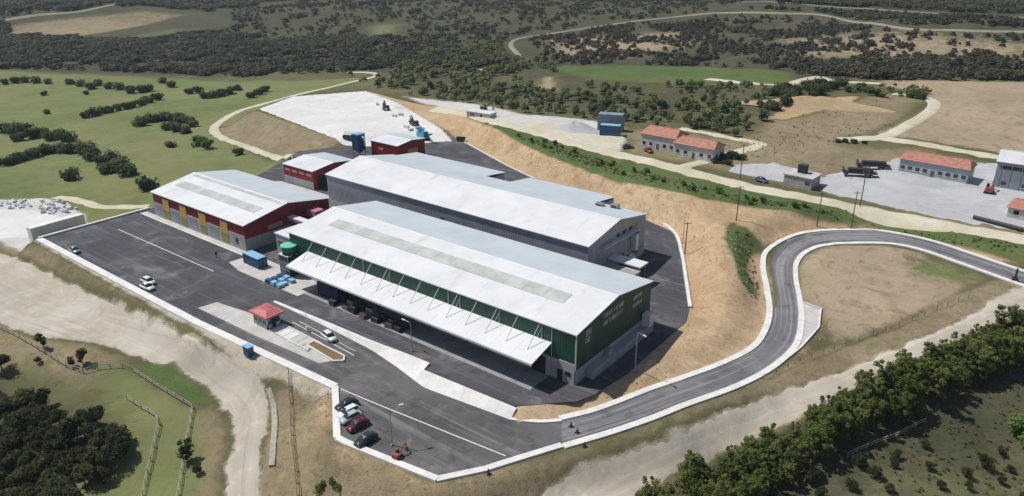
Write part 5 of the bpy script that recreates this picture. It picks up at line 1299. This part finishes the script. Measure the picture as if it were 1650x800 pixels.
def crown_mesh(seed, rx, rz, zc_, n_leaf, size, lobes, mat, low=False, lob=1.0):
    g = np.random.RandomState(seed)
    th = g.uniform(0, 6.283, lobes); rr = np.sqrt(g.uniform(0, 1, lobes)) * rx * (0.62 if lob == 1.0 else .8)
    cz_ = zc_ + g.uniform(-0.55, 0.6, lobes) * rz * (1 if lob == 1.0 else 1.35)
    lc = np.stack([rr * np.cos(th), rr * np.sin(th), cz_], 1); lr = lob * rx * g.uniform(0.2, 0.6, lobes) * (1 - 0.3 * np.abs(cz_ - zc_) / rz)
    k = g.randint(0, lobes, n_leaf); d = g.normal(size=(n_leaf, 3)); d /= np.linalg.norm(d, axis=1)[:, None]
    d[:, 2] = np.where(d[:, 2] < -0.3, -d[:, 2] if not low else d[:, 2], d[:, 2])
    rad = lr[k] * g.uniform(0.6, 1.12, n_leaf)
    p = lc[k] + d * rad[:, None] * np.array([1, 1, 0.85])
    p[:, 2] = np.maximum(p[:, 2], 0.15)
    nrm = d + g.normal(size=(n_leaf, 3)) * 0.5 + np.array([-.25, -.1, 0.65]); nrm /= np.linalg.norm(nrm, axis=1)[:, None]
    a = np.cross(nrm, g.normal(size=(n_leaf, 3))); a /= np.linalg.norm(a, axis=1)[:, None] + 1e-9; b_ = np.cross(nrm, a)
    s_ = (size * g.uniform(0.6, 1.35, n_leaf))[:, None]; e_ = g.uniform(0.55, 1.0, n_leaf)[:, None]
    v_ = np.stack([p - a * s_ * .5, p + b_ * s_ * .5 * e_ + nrm * s_ * .08, p + a * s_ * .5, p - b_ * s_ * .5 * e_ + nrm * s_ * .08], 1).reshape(-1, 3)
    me_ = bpy.data.meshes.new('crown'); nl = n_leaf
    me_.vertices.add(nl * 4); me_.vertices.foreach_set('co', v_.astype(np.float32).ravel())
    me_.loops.add(nl * 4); me_.loops.foreach_set('vertex_index', np.arange(nl * 4, dtype=np.int32))
    me_.polygons.add(nl); me_.polygons.foreach_set('loop_start', np.arange(nl, dtype=np.int32) * 4); me_.polygons.foreach_set('loop_total', np.full(nl, 4, np.int32))
    me_.update(calc_edges=True); me_.materials.append(M[mat]); return me_
def trunk_mesh(seed, h, r0, rx, zc_):
    g = random.Random(seed); mb = MB()
    mb.tube([(0, 0, -.4), (g.uniform(-.1, .1), g.uniform(-.1, .1), h * .35), (g.uniform(-.25, .25), g.uniform(-.25, .25), h * .8)], [r0, r0 * .75, r0 * .3], 7)
    for k in range(5):
        a = k * 1.26 + g.uniform(-.4, .4); z = h * g.uniform(.25, .5); q = rx * g.uniform(.4, .7)
        mb.tube([(0, 0, z), (math.cos(a) * q * .5, math.sin(a) * q * .5, z + h * .16), (math.cos(a) * q, math.sin(a) * q, z + h * .36)], [r0 * .45, r0 * .3, r0 * .12], 5)
    me_ = mb.mesh('trunk', True); me_.materials.append(M['bark']); return me_
KIND = {   # name: list of (crown mesh, trunk mesh)
 'grove': [(crown_mesh(10 + k, 1.9, 3.1, 4.5, 3000, .29, 34, 'leaf_wood', True, .72), trunk_mesh(k, 7.5, .15, 2.0, 4.6)) for k in range(4)],
 'dark': [(crown_mesh(30 + k, 2.8, 2.3, 3.2, 1900, .42, 16, 'leaf_dark', True), trunk_mesh(7 + k, 6, .2, 3.0, 3.6)) for k in range(4)],
 'bush': [(crown_mesh(50 + k, 2.9, 1.25, 1.35, 900, .6, 11, 'leaf_bush', True), trunk_mesh(14 + k, 4, .15, 2.6, 2.0)) for k in range(4)],
 'belt': [(crown_mesh(70 + k, 2.5, 1.8, 2.0, 560, .72, 10, 'leaf_belt', True), trunk_mesh(20 + k, 4.6, .16, 2.6, 2.6)) for k in range(4)],
 'bright': [(crown_mesh(90 + k, 2.4, 1.4, 1.6, 800, .5, 9, 'leaf_bright', True), trunk_mesh(26 + k, 4.4, .13, 2.3, 2.4)) for k in range(2)],
 'young': [(crown_mesh(95 + k, 1.3, 1.9, 2.1, 700, .36, 12, 'leaf_bush', True), trunk_mesh(30 + k, 4.2, .08, 1.1, 2.6)) for k in range(2)],
}
TREES = []
def plant(kind, x, y, sc, label, group, name='tree', cat='tree', seed=0, sz=1.0):
    g = random.Random(seed * 7919 + int(x * 13) + int(y * 29)); c_, t_ = KIND[kind][g.randrange(len(KIND[kind]))]
    o = bpy.data.objects.new(name, None); C.objects.link(o); o.location = (x, y, gz(x, y)); o.rotation_euler = (0, 0, g.uniform(0, 6.28)); o.scale = (sc, sc, sc * sz)
    tag(o, label, cat, group)
    link('crown', c_, o); link('trunk', t_, o); TREES.append(o); return o
def inside(poly, n_, seed, gap):
    g = np.random.RandomState(seed); P = np.array([p[:2] for p in poly]); out = []; lo, hi = P.min(0), P.max(0); t_ = 0
    while len(out) < n_ and t_ < 60:
        t_ += 1; q = g.uniform(lo, hi, (400, 2)); ok = poly_sd(q[:, 0], q[:, 1], poly) > 0
        for p in q[ok]:
            if len(out) < n_ and all((p[0] - a) ** 2 + (p[1] - b_) ** 2 > gap * gap for a, b_ in out): out.append((p[0], p[1]))
    return out
# grove at the lower right
for i, (x, y) in enumerate(inside([(103.88,-20.48),(107.29,-6.7),(112.42,6.38),(118.48,18.73),(124.71,34.31),(131.44,53.2),(139.86,68.47),(149.03,83.33),(152.47,70.44),(142.79,58.5),(134.88,41.22),(131.87,31.66),(125.9,22.51),(121.03,8.32),(116.4,-6.05),(115.5,-13.41)], 140, 3, 1.9)):
    plant('grove', x, y, random.Random(i).uniform(.6, 1.15), 'leafy green tree in the grove along the right dirt road', 'trees of the grove at the lower right', seed=i)
for i, (x, y) in enumerate(inside([(118.54,-9.09),(122.16,7.93),(128.33,20.87),(134.18,30.22),(138.06,31.03),(137.07,15.58),(133.34,0.52)], 16, 5, 3.0)):
    plant('dark', x, y, random.Random(i).uniform(.3, .55), 'low dark shrub on the shaded ground behind the grove', 'shrubs behind the grove', 'shrub', 'shrub', i)
for i, (x, y) in enumerate(inside([(139.28,24.05),(151.75,48.63),(155.21,20.62),(139.1,4.79)], 16, 6, 3.5)):
    plant('dark', x, y, random.Random(i).uniform(.25, .5), 'small dark shrub in the grassy clearing at the lower right corner', 'shrubs in the lower right clearing', 'shrub', 'shrub', i)
x, y = (148.4,42.21)
plant('bright', x, y, 1.25, 'bright green tree cut by the right edge above the clearing', None)
# dark wood at the lower left
for i, (x, y) in enumerate(inside([(-18.03,-66.52),(-7.12,-59.57),(5.45,-56.78),(16.89,-52.93),(22.47,-53.04),(26.72,-57.13),(26.82,-64.52),(35.64,-72.03),(22.34,-80.39)], 90, 8, 2.3)):
    plant('dark', x, y, random.Random(i + 50).uniform(.55, .95), 'dark green tree packed into the wood at the lower left corner', 'trees of the dark wood at the lower left', seed=i)
for u_, k, sc, lab in (((-20.73,-58.28), 'dark', .8, 'dark tree at the left edge above the dark wood'), ((-20.86,-49.99), 'young', 1.0, 'slim young tree beside the rail fence, leftmost of the pair'), ((-8.84,-47.32), 'young', 1.1, 'slim young tree beside the rail fence, rightmost of the pair'), ((-10.12,-48.93), 'young', .7, 'small dark sapling left of the taller slim tree'),
                       ((34.99,-49.79), 'young', 1.3, 'lone dark green tree on the fence right of the grassy lane'), ((39.47,-50.71), 'dark', .35, 'low shrub beside the lone tree on the lane fence'), ((-17.22,-52.67), 'dark', .3, 'low shrub at the rail fence below the left slim tree')):
    plant(k, *u_, sc, lab, None)
for i, u_ in enumerate([(60.69,-41.03),(62.23,-40.32),(63.74,-40.34),(60.42,-41.92)]): plant('bright', *u_[:2], .3 + .05 * (i % 2), 'low green shrub at the bottom edge below the car park bank', 'low shrubs at the bottom edge', 'shrub', 'shrub', i)
# meadow bushes: clusters read from the photograph
def across(x, y):
    dx, dy = x - 144.0, y + 98.5
    return (dx * math.cos(R(37.8)) + dy * math.sin(R(37.8))) / (dy * math.cos(R(37.8)) - dx * math.sin(R(37.8)))
CL = {
 'in the cluster at the left edge of the meadow': [(-257.49,28.21,1.3),(-249.14,29.56,1.5),(-249.85,34.4,1.2),(-235.27,31.35,1.4),(-237.62,35.98,1.1),(-223.64,34.57,1.3),(-226.25,39.36,1.2),(-215.28,38.46,1.4),(-233.41,24.9,1.2)],
 'in the long dark row across the lower meadow': [(-187.21,2.91,1.1),(-189.2,7.35,1.2),(-193.83,12.89,1.1),(-196.52,17.68,1.2),(-198.66,22.4,1.2),(-196.6,25.48,1.2),(-191.66,27.45,1.1),(-187.98,29.92,1.3),(-179.3,30.23,1.4),(-162.86,26.37,1.5),(-152.25,24.58,1.2),(-151.52,27.33,1.4),(-137.73,23.54,1.5),(-126.49,21.33,1.3),(-138.51,19.72,1.1)],
 'in the slanting hedge across the middle meadow': [(-258.4,66.15,1.1),(-259.6,70.44,1.2),(-262.09,75.73,1),(-261.56,79.67,1),(-263.33,84.45,1),(-263.3,88.76,1.1),(-265.09,94.05,1),(-267.67,99.5,1),(-272.44,106.21,1.2),(-278.34,113.64,1.3)],
 'in the thicket beside the farm track bend': [(-218.36,73.29,1.3),(-222.77,79.94,1.3),(-221.76,83.9,1.1),(-221.24,87.53,1.3),(-216.05,89.25,1.3),(-210.25,90.55,1.3),(-204.39,91.12,1.1),(-197.8,77.12,1.2),(-189.25,76.72,1.2),(-180.18,75.31,1),(-194.2,87.13,1)],
 'in the thin row along the top of the meadow': [(-410.81,83.54,1),(-411.35,89.54,1.2),(-409.37,94.68,1.2),(-402.08,98.53,1.2),(-393.87,102.73,1),(-381.88,110.61,1),(-369.26,111.98,1.2),(-353.52,110.97,1.3),(-362.65,120.6,1.2),(-346.4,119.16,1.2),(-336.15,120.43,1.3),(-319.72,119.95,1.4),(-317.15,124.81,1.4),(-317.99,129.97,1.2),(-341.13,152.26,1.1),(-322.45,146.97,1.2)],
 'in the group at the top of the farm track': [(-286.22,137.95,1.1),(-285.7,143.33,1.3),(-253.75,129.28,1.1),(-251,133.04,1.3),(-251.99,139.2,1.3),(-252.53,145.2,1.3),(-229.23,142.83,1.1),(-232.71,150.94,1.2),(-237.49,158.49,1),(-258.84,154.32,1)],
}
for where, pts in CL.items():
    ORD = ('leftmost', 'second', 'third', 'fourth', 'fifth', 'sixth', 'seventh', 'eighth', 'ninth', 'tenth', 'eleventh', 'twelfth', 'thirteenth', 'fourteenth', 'fifteenth', 'sixteenth')
    pts = sorted(pts, key=lambda q: across(*q[:2]))
    for i, (x, y, s_) in enumerate(pts): plant('bush', x, y, s_ * 1.15, ORD[i] + (' dark bush ' if i == 0 else ' dark bush from the left ') + where, 'bushes ' + where, 'bush', 'bush', i)
for u_, k, s_, lab in (((-353.85,84.2), 'bush', .9, 'lone bush high on the left meadow'), ((-334.96,99.99), 'bush', .8, 'small lone bush in the middle of the upper meadow'), ((-284.06,57.65), 'bush', .8, 'lone small bush above the left cluster'), ((-143.02,9.01), 'bush', 1.4, 'large lone dark bush low on the meadow near the pad'), ((-159.03,56.4), 'bush', .9, 'lone bush on the meadow left of the bright bushes'),
                       ((-104.41,17.6), 'bush', 1.5, 'round dark tree at the back corner of the red hall'), ((-151.1,63.71), 'bright', 1.4, 'bright green bush, left one beside the farm track'), ((-143.37,63.68), 'bright', 1.5, 'bright green bush, right one beside the farm track'), ((-121.01,63.8), 'bush', .9, 'small bush below the farm track by the red hall')):
    plant(k, *u_, s_, lab, None, 'bush', 'bush')
# the scrub wood behind the site: nearest trees one by one
BELT = [(-238.23,221.05),(-219.63,247.41),(-163.04,256.55),(-123.34,261.17),(-68.8,208.7),(-62.41,239.33),(-21.48,256.76),(15.33,269.6),(43.24,208.68),(44.26,167.3),(23.65,163.31),(-0.62,168.26),(-17.13,166.32),(-29.61,157.05),(-45.66,156.9),(-83.12,163.62),(-121.16,174.05),(-151.27,172.45)]
near = [(-151.55,181.69),(-87.71,168.95),(-49.07,161.47),(-18.37,168.32),(21.84,167.03),(43.6,168.92),(44.07,202.85),(32.1,228.04),(-3.91,220.47),(-42.16,206.67),(-78.79,206.63),(-131.75,209.64)]
belt_pts = inside(near, 100, 12, 5.2)
for i, (x, y) in enumerate(belt_pts):
    plant('belt', x, y, random.Random(i + 9).uniform(.55, 1.25), 'olive green tree in the scrub wood behind the upper gravel road', 'trees of the scrub wood behind the site', seed=i)
for i, (x, y) in enumerate(inside([(25.79,249),(31.49,285.01),(51.74,297.14),(52,254.52),(45.44,232.31),(39.76,214.59)], 18, 14, 5.0)):
    plant('bush', x, y, random.Random(i).uniform(1.1, 1.7), 'dark tree in the thicket behind the tan earth mound', 'trees behind the tan earth mound', seed=i)
for i, u_ in enumerate([(53.45,273.99,1),(56.27,284.86,1.2),(62.16,277.55,1.1),(67.72,271.27,1.1),(80.94,275.63,1.2),(85.1,273.38,1),(81.18,287.5,0.8)]): plant('bush', u_[0], u_[1], u_[2], 'dark bush beside the bend of the right gravel road', 'bushes at the right gravel road bend', 'bush', 'bush', i)
for i, u_ in enumerate([(50.27,131.54,0.7),(51.49,136.3,0.8),(53.04,140.43,0.9),(55.72,142.05,0.7),(54.71,132.35,0.6),(75.89,180.86,0.5),(77.97,182.71,0.5),(80.46,183.77,0.5),(83.83,184.53,0.45)]): plant('bush', u_[0], u_[1], u_[2], 'low dark bush on the rough ground between houses and gravel', 'low bushes right of the tiled houses', 'bush', 'bush', i)
for i, (x, y) in enumerate(inside([(-28.25,121.63),(-4.26,120.16),(27.16,110.44),(50.65,107.76),(71.14,106.19),(96,111.5),(95.32,108.84),(73.38,100.66),(53.43,102.05),(31.3,103.35),(1.78,111.38)], 36, 15, 2.0)):
    plant('bright' if i % 3 else 'belt', x, y, random.Random(i).uniform(.25, .55), 'low green shrub on the grassy bank below the upper gravel road', 'shrubs on the grassy bank', 'shrub', 'shrub', i)

# ---------------------------------------------------------------- woods that read as one mass
def mass(name, label, cat, polys, seed, mats, base_kind_meshes, smin, smax):
    """polys: (polygon, count, size factor, clumping)"""
    g = np.random.RandomState(seed); pts = []; sc = []
    for poly, n_, f, clump in polys:
        P = np.array([p[:2] for p in poly]); lo, hi = P.min(0), P.max(0); got = 0; tries = 0
        while got < n_ and tries < 400:
            tries += 1
            q = g.uniform(lo, hi, (3000, 2)); ok = poly_sd(q[:, 0], q[:, 1], poly) > 0; q = q[ok]
            for bad in NO: q = q[poly_sd(q[:, 0], q[:, 1], bad) < -1.5] if len(q) else q
            if clump: q = q[(wob(q[:, 0], q[:, 1], 55, seed) + .6 * wob(q[:, 0], q[:, 1], 21, seed + 1)) > g.uniform(-.6, .5, len(q)) * (2 - clump)]
            q = q[:n_ - got]; got += len(q); pts.append(q); sc.append(np.full(len(q), f) * g.uniform(smin, smax, len(q)))
    P = np.concatenate(pts); S_ = np.concatenate(sc); z = ground_z(P[:, 0], P[:, 1])
    me_ = bpy.data.meshes.new(name); me_.vertices.add(len(P)); me_.vertices.foreach_set('co', np.stack([P[:, 0], P[:, 1], z], 1).astype(np.float32).ravel())
    a = me_.attributes.new('size', 'FLOAT', 'POINT'); a.data.foreach_set('value', S_.astype(np.float32))
    a = me_.attributes.new('turn', 'FLOAT', 'POINT'); a.data.foreach_set('value', g.uniform(0, 6.28, len(P)).astype(np.float32))
    a = me_.attributes.new('pick', 'INT', 'POINT'); a.data.foreach_set('value', g.randint(0, len(base_kind_meshes), len(P)).astype(np.int32))
    o = link(name, me_); tag(o, label, cat, None, 'stuff')
    ng = bpy.data.node_groups.new(name, 'GeometryNodeTree')
    ng.interface.new_socket('Geometry', in_out='INPUT', socket_type='NodeSocketGeometry'); ng.interface.new_socket('Geometry', in_out='OUTPUT', socket_type='NodeSocketGeometry')
    gi, go = ng.nodes.new('NodeGroupInput'), ng.nodes.new('NodeGroupOutput')
    iop = ng.nodes.new('GeometryNodeInstanceOnPoints'); gti = ng.nodes.new('GeometryNodeGeometryToInstance')
    for b_ in reversed(base_kind_meshes):
        oi = ng.nodes.new('GeometryNodeObjectInfo'); oi.inputs['Object'].default_value = b_; oi.inputs['As Instance'].default_value = False; oi.transform_space = 'ORIGINAL'
        ng.links.new(oi.outputs['Geometry'], gti.inputs[0])
    def attr(nm, ty):
        q = ng.nodes.new('GeometryNodeInputNamedAttribute'); q.data_type = ty; q.inputs['Name'].default_value = nm; return q.outputs['Attribute']
    cb = ng.nodes.new('ShaderNodeCombineXYZ'); ng.links.new(attr('turn', 'FLOAT'), cb.inputs['Z'])
    ng.links.new(gi.outputs[0], iop.inputs['Points']); ng.links.new(gti.outputs[0], iop.inputs['Instance']); iop.inputs['Pick Instance'].default_value = True
    ng.links.new(attr('pick', 'INT'), iop.inputs['Instance Index']); ng.links.new(cb.outputs[0], iop.inputs['Rotation']); ng.links.new(attr('size', 'FLOAT'), iop.inputs['Scale'])
    ng.links.new(iop.outputs[0], go.inputs[0])
    md = o.modifiers.new('scatter', 'NODES'); md.node_group = ng
    return o
def proto(kind_name, seed, rx, rz, zc_, nl, size, lobes, mat):
    return bpy.data.objects.new(kind_name, crown_mesh(seed, rx, rz, zc_, nl, size, lobes, mat))   # never linked: only a shape for the masses
far_p = [proto('far_crown', 200 + k, 3.0, 1.5, 1.6, 170, 1.15, 9, 'leaf_far') for k in range(4)]
scr_p = [proto('scrub_crown', 210 + k, 2.8, 1.6, 1.5, 140, 1.2, 8, 'leaf_scrub') for k in range(3)]
tuf_p = [proto('tuft', 230 + k, 2.8, 1.4, 1.2, 130, 1.0, 8, 'leaf_tuft') for k in range(3)]
blt_p = [proto('belt_crown', 220 + k, 2.8, 2.0, 2.4, 260, 1.0, 9, 'leaf_belt') for k in range(3)]
NO = [[(-719.81,210.81),(-682.57,326.89),(-600.34,342.55),(-592.79,290.44),(-588.16,200.4),(-676.88,190.09)], [(-554.66,196.06),(-574.1,279.93),(-556.05,324.63),(-534.55,307.26),(-521.39,233.29)], [(-420.33,389.33),(-429.41,417.43),(-395.78,439.24),(-314.3,346.46),(-361.68,341.18)], [(-127.01,285.4),(-90.26,313.13),(-44.95,339.67),(10.83,329.2),(20,292.03),(-28,270.41),(-77.14,263.1)]]
for L_ in ([(-155.07,295.63),(-174.33,318.86),(-203.08,348.2),(-229.74,385.74),(-235.81,412.1),(-225.83,442.78),(-206.14,470.4),(-179.35,508.76),(-133.87,547.86),(-76.6,554.77),(-30.91,553.27),(25.65,482.69),(71.64,474.66),(117.39,484.28)], [(-149.01,624.28),(-77.27,619.66),(-8.09,612.94),(42.15,619.55),(107.89,634.12)], [(-740.48,179.36),(-723.74,230.73),(-716.02,283.42),(-771.25,366.35)], [(-154.83,255.74),(-153.75,266.46),(-150.22,274.45)], [(-23.93,292.55),(0.55,283.4),(19.98,282.84),(22.45,303.86),(26.04,321.25),(37.22,312.26),(58.8,315.95)], [(-208.07,159.18),(-215.52,201.59),(-215.35,221.66),(-221.12,231.18),(-235.8,234.81),(-248.12,229.54)]):
    a_, b_ = band(rs(L_, 40), 13.0); NO.append([tuple(q) for q in a_] + [tuple(q) for q in b_[::-1]])
mass('far_forest', 'far dark forest covering the valley and hills along the top', 'forest', [
  ([(-482.27,76.43),(-692.52,142.15),(-484.07,252.06),(-386.56,348.67),(-266.68,333.06),(-151.01,291.61),(-163.04,256.55),(-227.34,254.88),(-253.15,223.28),(-288.4,200),(-359.72,178.94),(-435.37,129.2)], 5103, .95, .75),
  ([(-511.08,286.13),(-569.59,337.03),(-733.56,647.85),(-306.67,844.32),(-125.56,658.78),(-137.3,555.32),(-199.99,501.61),(-247.87,428.27),(-209.69,349.92),(-262.42,328.53),(-386.56,348.67)], 3200, .85, 1.3),
  ([(-1183.86,298.56),(-759.11,646.39),(-601.28,350.31),(-706,339.44),(-728.71,208.96),(-667.16,178.57),(-692.52,142.15)], 5103, 1.2, .75),
  ([(-534.9,187.3),(-528.25,306.5),(-479.15,323.33),(-466.4,258.84),(-499.91,181.41)], 607, 1.0, .75),
  ([(-125.56,658.78),(76.14,1132.07),(105.85,664.45),(-11.43,627.33),(-99.52,602.64)], 2430, 1.2, .75)], 31, None, far_p, .35, 1.3)
mass('hillside_scrub', 'brown and dark green scrub dotting the hillside at the upper right', 'scrub', [
  ([(-230.54,405.03),(-197.96,457.27),(-130.85,541.37),(-55.31,552.57),(27.35,475.8),(118.27,475.97),(127.44,378.21),(57.19,335.88),(3.92,319.38),(-59.93,336.66),(-132.58,293.25)], 2600, .72, 1.5),
  ([(-113.02,564.8),(-3.09,591.59),(109.51,611.76),(116.73,491.11),(28.85,485.45),(-59.18,563.79)], 900, .8, .8),
  ([(-1.79,335.28),(34.72,389.3),(124.15,421.67),(127.74,373.82),(59.09,327.52)], 420, 1.1, 1.0)], 33, None, scr_p, .35, 1.4)
mass('scrub_wood', 'olive scrub wood between the site and the far green field', 'scrub', [
  (BELT, 380, .8, 1.0),
  ([(-219.63,247.41),(-247.9,313.07),(-191.08,337.13),(-149.43,292.83),(-123.54,293.91),(-108.31,265.34),(-154.75,246.89)], 420, .9, .9),
  ([(66.51,306.86),(84.99,294.92),(86.19,274.22),(69.78,267.94),(50.98,267.87)], 30, .7, .5)], 35, None, blt_p, .45, 1.25)
mass('rough_growth', 'low dry tufts and grass scattered over the open ground', 'scrub', [
  ([(44.83,143.91),(44.53,191.47),(70.65,264.09),(87.98,209.31),(75.89,180.86),(65.81,146.48)], 220, .1, .5),
  ([(-28.25,121.63),(-4.26,120.16),(27.16,110.44),(50.65,107.76),(71.14,106.19),(96,111.5),(138.25,117.09),(138.91,112.08),(103.94,113.38),(73.74,99.77),(32.23,101.73),(3.11,109.43)], 660, .11, .5),
  ([(102.52,-18.13),(106.02,-4.09),(111.53,8.32),(117.61,21.26),(123.81,37.4),(148.2,80.46),(154.45,19.91),(104.51,-21.57)], 380, .11, .5),
  ([(76.11,81.35),(81.91,84.2),(95.04,57.31),(93.64,50.98)], 78, .12, .5)], 37, None, tuf_p, .5, 1.6)

M['stone'] = paint('tan field stone', (0.42, 0.35, 0.26), 0.9, 0.3, 1.0)
sto_p = []
for k in range(2):
    q = rock_mesh(40 + k); q.materials.clear(); q.materials.append(M['stone']); sto_p.append(bpy.data.objects.new('stone', q))
mass('loose_stones', 'loose tan stones strewn over the bare banks', 'stones', [
  ([(-91.29,147.01),(-34.88,122.3),(1.78,111.38),(33.84,98.99),(56.39,95.97),(67.85,95.38),(83.65,77.96),(91.59,70.35),(99.57,50.25),(100.48,34.63),(95.49,16.68),(89.77,3.37),(86.67,-0.15),(87.42,34.85),(68.94,70.14),(48.45,88.76),(5.74,94.94),(-55.57,123.65)], 1100, .17, .6),
  ([(97.83,78.63),(98.04,89.9),(110.57,99.28),(122,99.74),(133.73,93.53),(120.5,59.37),(112.98,42.3),(105.33,58.09)], 160, .15, .6),
  ([(-69.94,-30.36),(5.31,-31.37),(25.89,-30.5),(13.13,-31.9),(-38.83,-33.55),(-80,-32.11)], 150, .13, .6),
  ([(33.87,-30.65),(48.03,-27.29),(59.38,-36.12),(79.19,-34.14),(88.14,-20.89),(88,-23.94),(80.22,-35.28),(61.51,-38.78),(50.83,-35.44)], 200, .13, .6)], 41, None, sto_p, .4, 1.6)

# ---------------------------------------------------------------- thin haze
hz = MB().box(-4700, 4700, -4700, 4700, float(ZZ.min()) - 1.0, float(max(ZZ.max() + 8.0, 90.0))).build('haze', 'kerb')
hm = bpy.data.materials.new('haze air'); hm.use_nodes = True; hn = hm.node_tree; hn.nodes.clear()
ho = hn.nodes.new('ShaderNodeOutputMaterial'); hv = hn.nodes.new('ShaderNodeVolumePrincipled')
hv.inputs['Color'].default_value = (0.80, 0.88, 1.0, 1); hv.inputs['Density'].default_value = 0.00011; hv.inputs['Anisotropy'].default_value = 0.2
hn.links.new(hv.outputs[0], ho.inputs['Volume'])
hz.data.materials.clear(); hz.data.materials.append(hm); tag(hz, 'thin pale air over the whole valley', 'haze', None, 'stuff')
